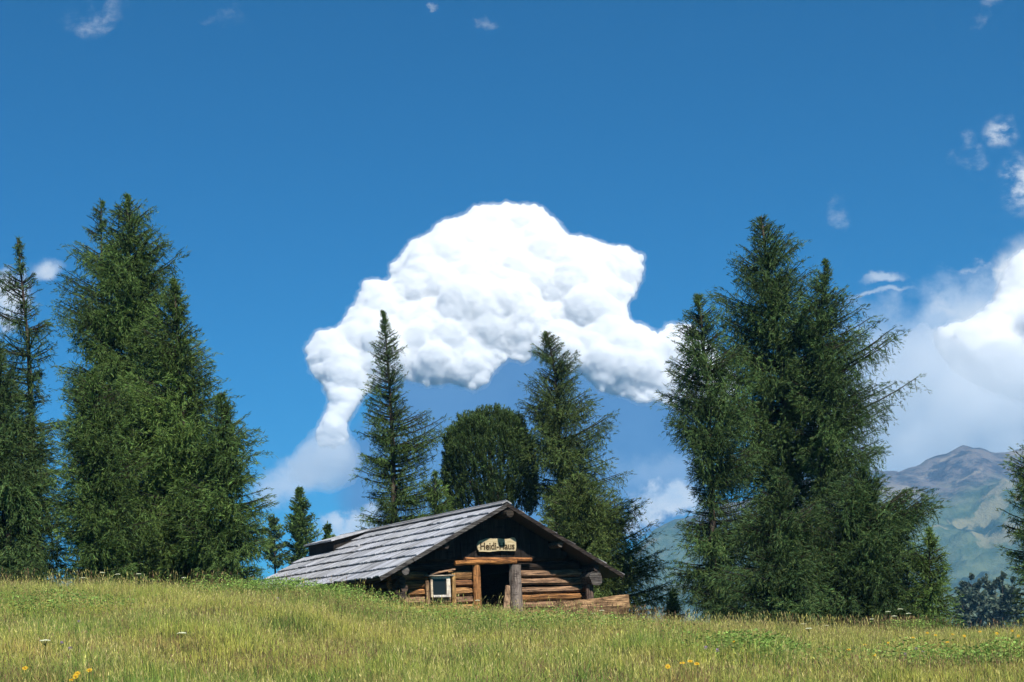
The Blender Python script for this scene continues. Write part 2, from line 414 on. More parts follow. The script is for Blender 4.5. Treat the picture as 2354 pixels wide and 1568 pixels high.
def cumulus(name, outline, D, label, seed, mat=None, lean=0.8, thick=0.75, step=12, vox=11, mid=7, fringe=30, swell=8):
    """a heap of billowing puffs: bright core, wrapped in a thin shell of droplets that softens its edges"""
    rs = np.random.default_rng(seed)
    P = np.array(outline, float); Q = np.roll(P, -1, 0)
    def inside(x, y):
        c = ((P[:, 1] > y) != (Q[:, 1] > y)); xx = P[:, 0] + (y - P[:, 1]) * (Q[:, 0] - P[:, 0]) / (Q[:, 1] - P[:, 1] + 1e-9)
        return bool((c & (x < xx)).sum() % 2)
    def dist(x, y):
        d = Q - P; t = np.clip(((x - P[:, 0]) * d[:, 0] + (y - P[:, 1]) * d[:, 1]) / (d ** 2).sum(1), 0, 1)
        return np.hypot(P[:, 0] + t * d[:, 0] - x, P[:, 1] + t * d[:, 1] - y).min()
    k = D / F; sph = []
    x0, y0 = P.min(0); x1, y1 = P.max(0)
    def front(x, y, d):                                    # the mass swells towards the middle and leans back with height
        lump = 34 * math.sin(x * 0.019 + seed + 0.8 * math.sin(y * 0.02)) * math.cos(y * 0.026 + 1.3 * math.sin(x * 0.012)) * min(1, d / 60)
        return (y1 - y) * lean - math.sqrt(max(d, 1)) * swell * thick - lump
    for a in np.arange(x0, x1, step):
        for b in np.arange(y0, y1, step):
            x, y = a + rs.uniform(-.5, .5) * step, b + rs.uniform(-.5, .5) * step
            if not inside(x, y): continue
            d = dist(x, y)
            if d < 3: continue
            f = front(x, y, d)
            r = min(d * 0.9 + 2, rs.choice([rs.uniform(10, 18), rs.uniform(20, 36), rs.uniform(40, 75)], p=[.55, .32, .13]))
            c = W(x, y, D + (f + r * rs.uniform(0.1, 0.75)) * k); sph.append((c, r * k))
            if d > 12:
                rb = min(d * 0.85, 55); c2 = W(x, y, D + (f + rb + 10) * k); sph.append((c2, rb * k))
    for i in range(len(P)):                               # small puffs along the rim
        L = np.hypot(*(Q[i] - P[i]))
        for s in np.arange(rs.uniform(0, 6), L, 12):
            p = P[i] + (Q[i] - P[i]) * s / L
            nrm = np.array([-(Q[i] - P[i])[1], (Q[i] - P[i])[0]]) / L
            for sg in (1, -1):
                q = p + nrm * sg * 10
                if inside(*q):
                    r = rs.choice([rs.uniform(6, 9), rs.uniform(9, 17)]) if (nrm * sg)[1] > -0.2 else rs.uniform(5, 9); q = p + nrm * sg * (r * 0.55 + rs.uniform(-2, 3))
                    c = W(q[0], q[1], D + (front(q[0], q[1], 9) + rs.uniform(-4, 22)) * k); sph.append((c, r * k))
    import bmesh
    bm = bmesh.new(); bmesh.ops.create_icosphere(bm, subdivisions=2, radius=1)
    sv = np.array([v.co[:] for v in bm.verts]); sf = np.array([[v.index for v in f.verts] for f in bm.faces]); bm.free()
    def shell(inf, vx_, wiggle, nm):
        V = np.concatenate([sv * max(3.0, r + inf) + np.array(c) for c, r in sph]); Fc = np.concatenate([sf + i * len(sv) for i in range(len(sph))])
        me = bpy.data.meshes.new(nm); me.from_pydata(V.tolist(), [], Fc.tolist()); me.update()
        o = bpy.data.objects.new(nm, me); COL.objects.link(o)
        m = o.modifiers.new('r', 'REMESH'); m.mode = 'VOXEL'; m.voxel_size = vx_
        dg = bpy.context.evaluated_depsgraph_get()
        me2 = bpy.data.meshes.new_from_object(o.evaluated_get(dg)); bpy.data.objects.remove(o)
        n = len(me2.vertices); co = np.empty(n * 3, np.float32); me2.vertices.foreach_get('co', co); co = co.reshape(-1, 3)
        no = np.empty(n * 3, np.float32); me2.vertices.foreach_get('normal', no); no = no.reshape(-1, 3)
        dsp = np.empty(n)
        for i in range(n):
            p = Vector(co[i]); p = p + Vector((0, 0, 0)); a = 0.0
            for f, s in ((1 / 60., 14.), (1 / 27., 7.)):
                a += s * (0.40 - noise.voronoi(p * f, distance_metric='DISTANCE')[0][0])
            dsp[i] = a + noise.noise(p / 30.) * 4
        co = co + no * (dsp * wiggle)[:, None]
        me2.vertices.foreach_set('co', co.ravel().astype(np.float32)); me2.update()
        me2.polygons.foreach_set('use_smooth', np.ones(len(me2.polygons), bool))
        print(nm, 'verts', n); me2.name = nm
        return me2
    o = link_mesh(name, shell(mid, vox, 1.0, name), mat or M_mist)
    tag(o, label, 'cloud')
    if fringe: link_mesh('cloud_fringe', shell(mid + fringe, vox * 1.7, 2.4, 'cloud_fringe'), M_fringe, o)
    return o
def vol_mat(name, col, dens, an=0.0):
    m = bpy.data.materials.new(name); m.use_nodes = True; t = NT(m.node_tree); t.n.clear()
    v = t.new('ShaderNodeVolumePrincipled'); v.inputs['Color'].default_value = (*col, 1); v.inputs['Density'].default_value = dens; v.inputs['Anisotropy'].default_value = an
    t.l.new(v.outputs[0], t.new('ShaderNodeOutputMaterial').inputs['Volume']); return m
M_mist = vol_mat('cloud droplets', (0.984, 0.986, 0.990), 0.055)
M_fringe = vol_mat('cloud fringe', (0.985, 0.988, 0.992), 0.0024)
cumulus('cumulus_cloud', CLOUD_OUT, 14000, 'tall white cumulus cloud towering behind the cabin', 5)
cumulus('cumulus_cloud', CLOUD_R, 14000, 'white cumulus cloud at the right edge above the mountain', 6, vol_mat('thin cloud droplets', (0.997, 0.997, 0.998), 0.032), fringe=28)
BANK = [(1960, 960), (1985, 880), (2030, 830), (2075, 775), (2120, 745), (2160, 770), (2240, 790), (2330, 770), (2450, 760), (2560, 820), (2560, 1090), (2400, 1100), (2250, 1085), (2100, 1100), (2000, 1080)]
cumulus('cloud_bank', BANK, 12600, 'pale veil of cloud resting behind the mountain ridge at the right', 9, vol_mat('veil droplets', (0.97, 0.98, 0.99), 0.0030), lean=0.1, thick=0.5, step=22, vox=26, fringe=0)

PUFF = [(660, 1060), (690, 1020), (730, 985), (775, 985), (815, 1010), (835, 1060), (815, 1110), (760, 1135), (700, 1125), (665, 1100)]
cumulus('cloud_puff', PUFF, 13600, 'faint soft puff of cloud below the lower left tip of the tall cumulus', 12, vol_mat('puff droplets', (0.98, 0.985, 0.99), 0.0022), lean=0.1, thick=0.6, step=16, vox=20, fringe=0)
# ------------------------------------------------------------------ conifers
def unit(a): return a / (np.linalg.norm(a, axis=-1, keepdims=True) + 1e-9)
def rhombs(C, D, L, Wd, col):
    """thin diamond tufts: centre C, direction D, length L, width Wd"""
    rnd = unit(rng.normal(size=C.shape)); S = unit(np.cross(D, rnd)) * Wd[:, None] * 0.5; H = D * L[:, None] * 0.5
    return np.stack([C - H, C + S - H * 0.1, C + H, C - S - H * 0.1], 1)
def foliage_colors(n, base, var=0.25, warm=0.3):
    base = np.array(base); k = np.exp(rng.normal(0, var, (n, 1)))
    c = base[None] * k
    w = rng.random((n, 1)) ** 2 * warm
    return np.clip(c * (1 - w) + np.array([0.16, 0.15, 0.03])[None] * w, 0.004, 0.6)
def conifer(name, label, cat, trunk, Y, prof, N=200, base=(0.05, 0.085, 0.025), droop=0.35, sp=0.13, tuft=(0.14, 0.018), twl=0.92, gap=0.0,
            group=None, depth=1.0, rtr=0.2, low_a=-0.3, top_a=0.55, warm=0.3, tuft_sp=0.033, bare=None, inner=0.12, up=0.28, dens=1.0, fat=1.12, far=False):
    # trunk: [(vx, vy) ... top to bottom]
    tp = [W(a, b, Y) for a, b in trunk]
    bx = tp[-1].x; root = Vector((bx, Y, gz(bx, Y) - 0.05))
    e = empty(name, root); tag(e, label, cat, group)
    tz = np.array([root.z] + [p.z for p in reversed(tp)]); tx = np.array([root.x] + [p.x for p in reversed(tp)])
    o_ = np.argsort(tz); tz = tz[o_]; tx = tx[o_]
    pr = sorted([(W(0.5 * (l + r), v, Y).z, W(l, v, Y).x, W(r, v, Y).x) for v, l, r in prof])
    pz = np.array([p[0] for p in pr]); pl = np.array([p[1] for p in pr]); prr = np.array([p[2] for p in pr])
    ztop = tp[0].z; zlow = pz[0]
    H = ztop - root.z
    tmid = np.interp(pz, tz, tx); pl = tmid + (pl - tmid) * fat; prr = tmid + (prr - tmid) * fat
    mb = MB(); br = MB()
    zs = np.linspace(root.z, ztop, 16)
    mb.tube([(float(np.interp(z, tz, tx)) - root.x, 0, z - root.z) for z in zs], [max(0.012, rtr * (1 - 0.93 * ((z - root.z) / H) ** 0.85)) for z in zs], 9, wob=0.06)
    TP, TD, TL, TU, TG = [], [], [], [], []
    ga = rng.random() * 6.28
    N = int(N * 2.0 * dens); GS = 11; NG = max(6, N // GS)
    for i in range(NG * GS):
        g = i // GS
        if i % GS == 0:
            q = (g + rng.random()) / NG; ga += 2.399 + rng.normal(0, 0.3)
            gL = rng.uniform(0.68, 1.08) if rng.random() < 0.8 else rng.uniform(0.45, 0.7)
            gq, gaz = q, ga; gtone = math.exp(rng.normal(0, 0.2)); gdroop = droop + rng.normal(0, 0.12)
            if rng.random() < 0.06: gL *= 1.14
        q = min(0.999, max(0.0, gq + rng.normal(0, 0.17 / H + 0.002))); ga = gaz + rng.normal(0, 0.34)
        z = zlow + (ztop - zlow) * (1 - (1 - q) ** 1.12)
        if bare and bare[0] < (z - root.z) / H < bare[1] and rng.random() < bare[2]: continue
        ca, sa = math.cos(ga), math.sin(ga)
        xt = float(np.interp(z, tz, tx))
        rl = max(0.08, xt - float(np.interp(z, pz, pl))); rr = max(0.08, float(np.interp(z, pz, prr)) - xt)
        rx = rr if ca > 0 else rl; rd = 0.5 * (rl + rr) * depth
        L = 1.0 / math.sqrt((ca / rx) ** 2 + (sa / rd) ** 2) * gL * rng.uniform(0.72, 1.04)
        if rng.random() < 0.15: L *= rng.uniform(0.45, 0.75)
        f = max(0.0, (z - root.z) / H)
        a = low_a + (top_a - low_a) * f ** 1.6 + rng.normal(0, 0.08); b = up
        L = L / math.sqrt(1 + (0.3 * a) ** 2)
        zr = z - L * (a + b) * 0.8
        zr = min(zr, ztop - 0.05)
        if zr < root.z + 0.15: zr = root.z + 0.15
        us = np.linspace(0, 1, 6); cv = rng.normal(0, 0.05)
        hx = us * L; wx = cv * L * us * us
        bp = np.stack([float(np.interp(zr, tz, tx)) + ca * hx - sa * wx, Y + sa * hx + ca * wx, zr + L * (a * us + b * us ** 2) * 0.8 + 0 * us], 1)
        br.tube([(p - np.array(root)) for p in bp], [max(0.006, 0.010 + 0.011 * L * (1 - u)) for u in us], 4, cap=False)
        n = max(3, int(L / sp)); u = inner + (1 - inner) * (np.arange(n) + rng.random(n)) / n
        if gap > 0: u = u[rng.random(n) > gap * (1 - u)]
        u = np.concatenate([u, u[rng.random(len(u)) < 0.9], [1.0, 0.97]])
        m = len(u)
        pt = np.stack([np.interp(u, us, bp[:, k]) for k in range(3)], 1)
        fwd = np.array([ca, sa, (a + 2 * b * 0.7) * 0.8]); fwd /= np.linalg.norm(fwd); side = np.array([-sa, ca, 0])
        sg = np.where(rng.random(m) < 0.5, -1, 1)[:, None]
        d = side[None] * sg * rng.uniform(0.4, 1.1, (m, 1)) + fwd[None] * rng.uniform(0.35, 0.9, (m, 1)) + np.array([0, 0, -1])[None] * rng.normal(gdroop, 0.3, (m, 1))
        hang = rng.random(m) < 0.38                       # fine strings hanging from the bough
        d[hang] = np.array([0, 0, -1.0]) + rng.normal(0, 0.28, (int(hang.sum()), 3)) + fwd * 0.25
        d[-2:] = fwd + rng.normal(0, 0.15, (2, 3))
        l = twl * min(1, 0.10 + L * 0.56) * (1.05 - 0.5 * u) * rng.uniform(0.45, 1.2, m)
        TP.append(pt); TD.append(unit(d)); TL.append(np.maximum(l, 0.05)); TU.append(u); TG.append(np.full(m, gtone)); ga = gaz
    nl = 14                                             # the leading shoot
    TP.append(np.stack([np.full(nl, tp[0].x), np.full(nl, Y), ztop - rng.random(nl) * 0.55], 1)); TD.append(unit(np.array([0, 0, 1.2]) + rng.normal(0, 0.45, (nl, 3)))); TL.append(rng.uniform(0.08, 0.16, nl)); TU.append(np.ones(nl)); TG.append(np.ones(nl))
    TP = np.concatenate(TP); TD = np.concatenate(TD); TL = np.concatenate(TL); TU = np.concatenate(TU); TG = np.concatenate(TG)
    cnt = np.maximum(2, (TL / tuft_sp).astype(int)); idx = np.repeat(np.arange(len(TL)), cnt)
    s = rng.random(len(idx)) * 1.02
    n = len(idx)
    C = TP[idx] + TD[idx] * (TL[idx] * s)[:, None] + np.array([0, 0, -1])[None] * (TL[idx] * s ** 2 * droop * 0.5)[:, None] + rng.normal(0, 0.022, (n, 3))
    D = unit(TD[idx] * 0.95 + rng.normal(0, 0.36, (n, 3)) + np.array([0, 0, -0.25 * droop])[None])
    tw = rng.normal(0, 0.16, len(TL))[idx]
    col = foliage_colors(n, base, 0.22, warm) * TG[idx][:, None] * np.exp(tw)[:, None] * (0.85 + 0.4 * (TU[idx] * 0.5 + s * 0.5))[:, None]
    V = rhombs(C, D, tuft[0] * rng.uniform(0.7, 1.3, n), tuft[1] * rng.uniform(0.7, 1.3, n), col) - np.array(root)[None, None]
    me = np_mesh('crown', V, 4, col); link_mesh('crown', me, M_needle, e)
    if far: mb.add(br.v, br.f)
    mb.build('trunk', M_bark, e, smooth=True)
    if not far: br.build('branches', M_twig, e)
    return n
tot = 0
LG = 'conifers at the left edge of the meadow'
DK = (0.043, 0.087, 0.027); MD = (0.060, 0.112, 0.028); LT = (0.072, 0.128, 0.030)
# left group
tot += conifer('larch_tree', 'tall open larch at the far left edge with a thin top', 'larch', [(40, 548), (66, 800), (85, 1345)], 52,
        [(552, 35, 45), (600, 0, 80), (680, -25, 100), (760, -40, 120), (850, -60, 105), (950, -60, 125), (1050, -60, 110), (1180, -60, 110)], 170, DK, 0.5, 0.17, gap=0.5, low_a=-0.35)
tot += conifer('larch_tree', 'dense dark larch at the bottom left corner of the trees', 'larch', [(-5, 790), (25, 1345)], 48,
        [(795, -10, 0), (860, -60, 50), (950, -110, 95), (1050, -130, 135), (1150, -150, 150), (1250, -160, 155), (1395, -160, 150)], 300, DK, 0.45, 0.13, tuft=(0.145, 0.019))
tot += conifer('larch_tree', 'tallest larch of the left group with a broad drooping crown', 'larch', [(292, 448), (300, 700), (310, 1345)], 51,
        [(450, 288, 297), (480, 245, 345), (540, 200, 388), (610, 165, 408), (680, 185, 412), (760, 172, 430), (850, 165, 450), (930, 150, 470), (1020, 140, 480), (1120, 140, 490), (1220, 140, 500), (1395, 140, 505)],
        430, MD, 0.5, 0.12, depth=0.8, tuft=(0.145, 0.019), rtr=0.28)
tot += conifer('larch_tree', 'thin topped larch standing just left of the tallest larch', 'larch', [(232, 462), (235, 700), (240, 1345)], 54,
        [(465, 228, 236), (520, 195, 260), (600, 150, 290), (700, 130, 300), (800, 140, 310), (900, 150, 320), (1100, 150, 330), (1250, 150, 330)], 210, DK, 0.7, 0.15, gap=0.3, depth=0.8)
tot += conifer('larch_tree', 'yellow green larch with shoulders leaning out right of the tallest larch', 'larch', [(400, 640), (415, 900), (425, 1345)], 47.5,
        [(645, 395, 405), (720, 340, 440), (800, 320, 490), (880, 290, 500), (960, 260, 545), (1040, 270, 570), (1120, 270, 585), (1200, 270, 600), (1395, 270, 600)],
        380, LT, 0.4, 0.13, tuft=(0.145, 0.019), depth=0.8, rtr=0.24)
tot += conifer('larch_tree', 'low spreading larch at the front of the left group', 'larch', [(215, 850), (225, 1345)], 46,
        [(855, 210, 222), (900, 150, 290), (990, 135, 330), (1080, 130, 340), (1180, 135, 350), (1395, 140, 360)], 280, MD, 0.5, 0.13, tuft=(0.145, 0.019), depth=0.8)
tot += conifer('larch_tree', 'short larch on the right flank of the left group', 'larch', [(508, 905), (525, 1345)], 46.5,
        [(910, 504, 513), (960, 460, 555), (1040, 440, 580), (1120, 430, 618), (1200, 430, 615), (1395, 430, 600)], 240, MD, 0.4, 0.13, tuft=(0.145, 0.019))
# small ones far behind the roof
tot += conifer('spruce_tree', 'small dark spruce standing left of the cabin roof', 'spruce', [(687, 1122), (692, 1300)], 75,
        [(1124, 683, 691), (1150, 670, 706), (1200, 655, 724), (1250, 655, 728), (1300, 650, 730)], 200, MD, 0.1, 0.14, tuft=(0.17, 0.035), twl=0.5, rtr=0.14)
tot += conifer('spruce_tree', 'pale little conifer between the left group and the small dark spruce', 'spruce', [(628, 1185), (632, 1300)], 80,
        [(1188, 618, 634), (1215, 598, 655), (1260, 600, 665), (1300, 600, 668)], 90, (0.055, 0.10, 0.045), 0.1, 0.16, tuft=(0.18, 0.04), twl=0.5, rtr=0.12)
tot += conifer('spruce_tree', 'tiny treetop poking up just behind the roof vent', 'spruce', [(753, 1207), (756, 1290)], 70,
        [(1210, 748, 758), (1235, 738, 775), (1280, 735, 780)], 70, MD, 0.1, 0.14, tuft=(0.18, 0.05), twl=0.4, rtr=0.1)
# behind the cabin
tot += conifer('larch_tree', 'slender tall larch rising behind the left slope of the roof', 'larch', [(882, 715), (893, 850), (902, 1000), (908, 1300)], 60,
        [(718, 878, 886), (750, 862, 902), (800, 850, 922), (850, 835, 940), (890, 838, 965), (930, 825, 985), (975, 815, 1025), (1020, 805, 1010), (1060, 830, 995), (1110, 830, 1015), (1170, 822, 1020), (1230, 830, 1010), (1290, 840, 1000)],
        300, MD, 0.35, 0.15, gap=0.3, twl=0.6, rtr=0.2)
tot += conifer('larch_tree', 'drooping larch rising behind the right slope of the roof', 'larch', [(1257, 762), (1275, 850), (1285, 1000), (1290, 1330)], 58,
        [(765, 1252, 1262), (792, 1222, 1290), (830, 1235, 1330), (880, 1225, 1352), (930, 1218, 1385), (980, 1215, 1400), (1040, 1222, 1410), (1100, 1235, 1440), (1150, 1238, 1445), (1200, 1240, 1450), (1300, 1250, 1450)],
        300, (0.05, 0.085, 0.025), 0.6, 0.14, gap=0.3, rtr=0.2)
tot += conifer('larch_tree', 'bushy yellow green larch overhanging the right eave of the cabin', 'larch', [(1330, 1090), (1350, 1395)], 54,
        [(1095, 1320, 1340), (1130, 1265, 1400), (1180, 1262, 1450), (1230, 1270, 1480), (1290, 1280, 1502), (1340, 1290, 1510), (1390, 1300, 1500), (1440, 1300, 1490)], 300, (0.055, 0.09, 0.024), 0.45, 0.13, tuft=(0.145, 0.019))
tot += conifer('larch_tree', 'low bush like larch between the slender larch and the round pine', 'larch', [(1000, 1085), (1005, 1280)], 57,
        [(1090, 992, 1005), (1120, 975, 1030), (1170, 965, 1045), (1280, 960, 1050)], 110, LT, 0.35, 0.15)
# right group
tot += conifer('larch_tree', 'left hand larch of the right group with outstretched tips', 'larch', [(1607, 678), (1628, 900), (1645, 1420)], 50,
        [(680, 1602, 1612), (720, 1578, 1660), (760, 1568, 1680), (810, 1555, 1700), (850, 1560, 1700), (900, 1525, 1710), (950, 1535, 1720), (1010, 1560, 1720), (1090, 1575, 1720), (1160, 1590, 1720), (1210, 1575, 1720), (1290, 1560, 1720), (1400, 1580, 1720)],
        320, DK, 0.6, 0.15, gap=0.1, rtr=0.17, fat=1.25, depth=1.2)
tot += conifer('larch_tree', 'tallest larch in the middle of the right group', 'larch', [(1750, 498), (1775, 700), (1806, 900), (1812, 1420)], 52,
        [(502, 1742, 1758), (540, 1715, 1800), (580, 1700, 1840), (640, 1665, 1865), (720, 1640, 1890), (800, 1630, 1900), (880, 1640, 1900), (980, 1640, 1900), (1100, 1680, 1890), (1250, 1680, 1900)],
        360, DK, 0.6, 0.15, gap=0.1, rtr=0.3, fat=1.18)
tot += conifer('larch_tree', 'larch with bare pale trunk and long right hand boughs', 'larch', [(1898, 598), (1888, 750), (1888, 1000), (1892, 1420)], 50.5,
        [(602, 1892, 1904), (640, 1865, 1925), (700, 1850, 1965), (740, 1850, 2020), (775, 1850, 2095), (830, 1840, 2070), (880, 1830, 2080), (910, 1830, 2095), (960, 1830, 2085), (1010, 1840, 2070), (1050, 1850, 2135), (1085, 1860, 2120), (1120, 1870, 2060), (1200, 1870, 2050)],
        300, DK, 0.6, 0.14, gap=0.1, rtr=0.2, depth=0.75, fat=1.28)
tot += conifer('larch_tree', 'dense low larch forming the right foot of the right group', 'larch', [(1985, 1075), (1995, 1425)], 47,
        [(1080, 1975, 1995), (1120, 1890, 2060), (1160, 1840, 2165), (1190, 1830, 2155), (1230, 1820, 2100), (1300, 1800, 2120), (1470, 1800, 2130)], 280, (0.035, 0.073, 0.024), 0.4, 0.13, tuft=(0.145, 0.019), rtr=0.14)  # base green darkened to stand in for shade at the group's foot
tot += conifer('larch_tree', 'dark low larch in front of the tallest larch on the right', 'larch', [(1790, 1080), (1795, 1425)], 46,
        [(1085, 1780, 1800), (1130, 1750, 1845), (1200, 1710, 1870), (1280, 1680, 1890), (1350, 1640, 1910), (1470, 1600, 1930)], 210, (0.035, 0.073, 0.024), 0.4, 0.13, tuft=(0.145, 0.019), rtr=0.14)  # same darkened green, shade put into the foliage colour
tot += conifer('young_larch', 'small yellow green larch at the right foot of the right group', 'larch', [(2135, 1215), (2140, 1430)], 46,
        [(1220, 2130, 2140), (1260, 2090, 2165), (1320, 2070, 2185), (1380, 2060, 2195), (1470, 2060, 2200)], 130, LT, 0.35, 0.12, rtr=0.07)
tot += conifer('young_larch', 'small young conifer alone between the cabin and the right group', 'larch', [(1547, 1357), (1550, 1420)], 52,
        [(1360, 1542, 1552), (1385, 1525, 1570), (1420, 1518, 1580)], 60, LT, 0.2, 0.1, rtr=0.05)
tot += conifer('spruce_tree', 'conifer with separate layered boughs cut by the right edge', 'spruce', [(2378, 1000), (2385, 1440)], 47,
        [(1005, 2368, 2388), (1040, 2318, 2430), (1080, 2322, 2440), (1130, 2308, 2450), (1190, 2292, 2460), (1250, 2295, 2460), (1290, 2312, 2460), (1350, 2325, 2460), (1470, 2320, 2460)], 170, MD, 0.3, 0.14, rtr=0.1, gap=0.1)
# far down the slope; air haze is also painted into their bluish foliage
for vx, top, hw in ((2212, 1338, 20), (2232, 1320, 24), (2250, 1332, 22), (2268, 1322, 24), (2287, 1335, 22), (2304, 1318, 26), (2326, 1330, 24)):
    tot += conifer('larch_tree', 'hazy blue conifer in the far clump low beside the right edge', 'larch', [(vx, top), (vx + 3, 1460)], 260 + rng.uniform(-8, 12),
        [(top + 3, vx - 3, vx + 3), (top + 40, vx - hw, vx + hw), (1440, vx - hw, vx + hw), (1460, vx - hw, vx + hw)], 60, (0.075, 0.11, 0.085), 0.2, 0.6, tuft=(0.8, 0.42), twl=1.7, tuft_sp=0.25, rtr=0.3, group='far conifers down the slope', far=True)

# stone pine: a round brush like dome
def stone_pine(label, centre, Y, rx, vtop, vbot):
    c = W(centre[0], centre[1], Y); top = W(centre[0], vtop, Y).z; kx = rx / F * Y
    root = Vector((c.x, Y, gz(c.x, Y) - 0.05)); e = empty('stone_pine', root); tag(e, label, 'pine')
    m = MB(); m.tube([(0, 0, 0), (0.05, 0, (c.z - root.z) * 0.6), (0, 0, top - root.z - 1.0)], [0.24, 0.2, 0.05], 9, wob=0.06)
    b = MB()
    n = 4200
    d = unit(rng.normal(size=(n, 3))); d = d[d[:, 2] > -0.75]; n = len(d)
    rz_up = top - c.z
    lump = 1 + 0.045 * np.sin(d[:, 0] * 9 + 1) * np.sin(d[:, 2] * 8) + 0.05 * np.sin(d[:, 1] * 11 + d[:, 2] * 7 + d[:, 0] * 6)
    rad = np.where(rng.random(n) < 0.72, rng.uniform(0.92, 1.0, n), rng.uniform(0.6, 0.93, n)) * lump
    rh = np.hypot(d[:, 0], d[:, 1]) + 1e-6; ph = np.arctan2(np.abs(d[:, 2]), rh)
    hr = np.where(d[:, 2] > 0, np.cos(ph) ** 0.72, np.cos(ph) ** 0.35)
    P = np.stack([d[:, 0] / rh * hr * kx, d[:, 1] / rh * hr * kx, np.where(d[:, 2] > 0, np.sin(ph) ** 0.85 * rz_up, -np.sin(ph) * rz_up * 1.25)], 1) * rad[:, None]
    P[:, 2] += c.z - root.z
    A = unit(d * 0.35 + np.array([0, 0, 0.95])[None] + rng.normal(0, 0.12, (n, 3)))
    k = 26; idx = np.repeat(np.arange(n), k); s = rng.uniform(-0.10, 0.30, len(idx))
    D = unit(A[idx] * 0.9 + rng.normal(0, 0.5, (len(idx), 3)))
    C = P[idx] + A[idx] * s[:, None] + D * 0.05
    tone = np.exp(rng.normal(0, 0.18, n))[idx]
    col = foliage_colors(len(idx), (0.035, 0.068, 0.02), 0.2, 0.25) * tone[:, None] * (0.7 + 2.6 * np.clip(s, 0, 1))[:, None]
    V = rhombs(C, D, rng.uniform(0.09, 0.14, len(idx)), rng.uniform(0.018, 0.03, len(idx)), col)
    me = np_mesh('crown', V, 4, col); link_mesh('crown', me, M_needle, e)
    for i in range(24):
        q = P[rng.integers(n)]
        if q[2] < 1.0: continue
        b.tube([(0, 0, max(0.8, q[2] * 0.55)), (q[0] * 0.3, q[1] * 0.3, q[2] * 0.7), (q[0] * 0.6, q[1] * 0.6, q[2] * 0.82)], [0.06, 0.04, 0.015], 4, cap=False)
    m.build('trunk', M_bark, e, smooth=True); b.build('branches', M_bark, e)
stone_pine('round topped dark pine standing directly behind the roof ridge', (1126, 1075), 59, 104, 956, 1200)
print('tufts', tot)

# ------------------------------------------------------------------ cabin
A0 = W(1165, 1157, 44.0)
zp = lambda vx, vy: (-(vx - CX) * math.sin(ROLL) + (HZ - vy) * math.cos(ROLL))
Yr = 44.0 * zp(1165, 1157) / zp(782, 1236); B0 = W(782, 1236, Yr)
rdir = Vector((B0.x - A0.x, B0.y - A0.y)); LR = rdir.length; rdir /= LR
TH = math.atan2(-rdir.x, rdir.y); ud = Vector((math.cos(TH), math.sin(TH))); wd = rdir
ZB = 0.30
cab = empty('log_cabin', (A0.x, A0.y, ZB), TH)
tag(cab, 'old dark log cabin with a grey board roof and open doorway', 'cabin')
def fac(vx, vy, wo):
    p = W(vx, vy, 1.0); a = Vector((A0.x, A0.y)) + wd * wo
    Y = a.dot(wd) / (p.x * wd.x + wd.y); q = Vector((p.x * Y, Y)) - Vector((A0.x, A0.y))
    return q.dot(ud), p.z * Y - ZB
ZR = A0.z - ZB
uL, zL = fac(872, 1327, 0); uR, zR = fac(1432, 1321, 0)
print('cabin', 'theta', math.degrees(TH), 'LR', LR, 'ridge', ZR, 'L', uL, zL, 'R', uR, zR)
OH = 0.62          # roof overhang in front of the gable wall
TK = 0.10
WB = 0.62          # wall plane (front face)
sL = (ZR - zL) / abs(uL); sR = (ZR - zR) / abs(uR)
def roof_z(u): return ZR - (sL * -u if u < 0 else sR * u)
wu0 = uL + 0.62; wu1 = uR - 0.72  # wall corners
# wall: hewn logs; door and window openings
du0, _ = fac(1103, 1340, WB); du1, _ = fac(1172, 1340, WB); _, dz1 = fac(1130, 1297, WB)
wn0, wz0 = fac(990, 1374, WB); wn1, wz1 = fac(1031, 1325, WB)
print('door', du0, du1, dz1, 'win', wn0, wn1, wz0, wz1, 'wall', wu0, wu1)
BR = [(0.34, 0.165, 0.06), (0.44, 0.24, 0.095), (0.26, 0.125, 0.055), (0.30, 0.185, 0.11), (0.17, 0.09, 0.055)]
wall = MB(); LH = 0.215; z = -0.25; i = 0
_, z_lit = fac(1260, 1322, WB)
while z < roof_z(wu0) + 0.9:
    zc = z + LH / 2
    # how far the roof lets this log reach
    a = max(wu0 - 0.05, -(ZR - TK - zc - 0.12) / sL); b = min(wu1 + 0.05, (ZR - TK - zc - 0.12) / sR)
    segs = [(a, b)]
    if zc < dz1: segs = [(a, du0 - 0.12), (du1 + 0.16, b)]
    out = []
    for s0, s1 in segs:
        if wz0 - 0.05 < zc < wz1 + 0.05 and s0 < wn0 and s1 > wn1: out += [(s0, wn0 - 0.03), (wn1 + 0.03, s1)]
        else: out.append((s0, s1))
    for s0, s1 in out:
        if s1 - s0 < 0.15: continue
        tint = random.choice(BR) if zc < z_lit + 0.05 else (0.03, 0.02, 0.014)  # logs above the sunlit line carry the overhang's shade as a near-black tint
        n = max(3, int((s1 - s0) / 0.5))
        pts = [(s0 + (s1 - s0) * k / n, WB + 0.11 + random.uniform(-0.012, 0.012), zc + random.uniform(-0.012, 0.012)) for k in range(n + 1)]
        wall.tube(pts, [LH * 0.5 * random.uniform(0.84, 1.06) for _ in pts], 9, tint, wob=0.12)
    z += LH * 0.985; i += 1
zt_logs = z
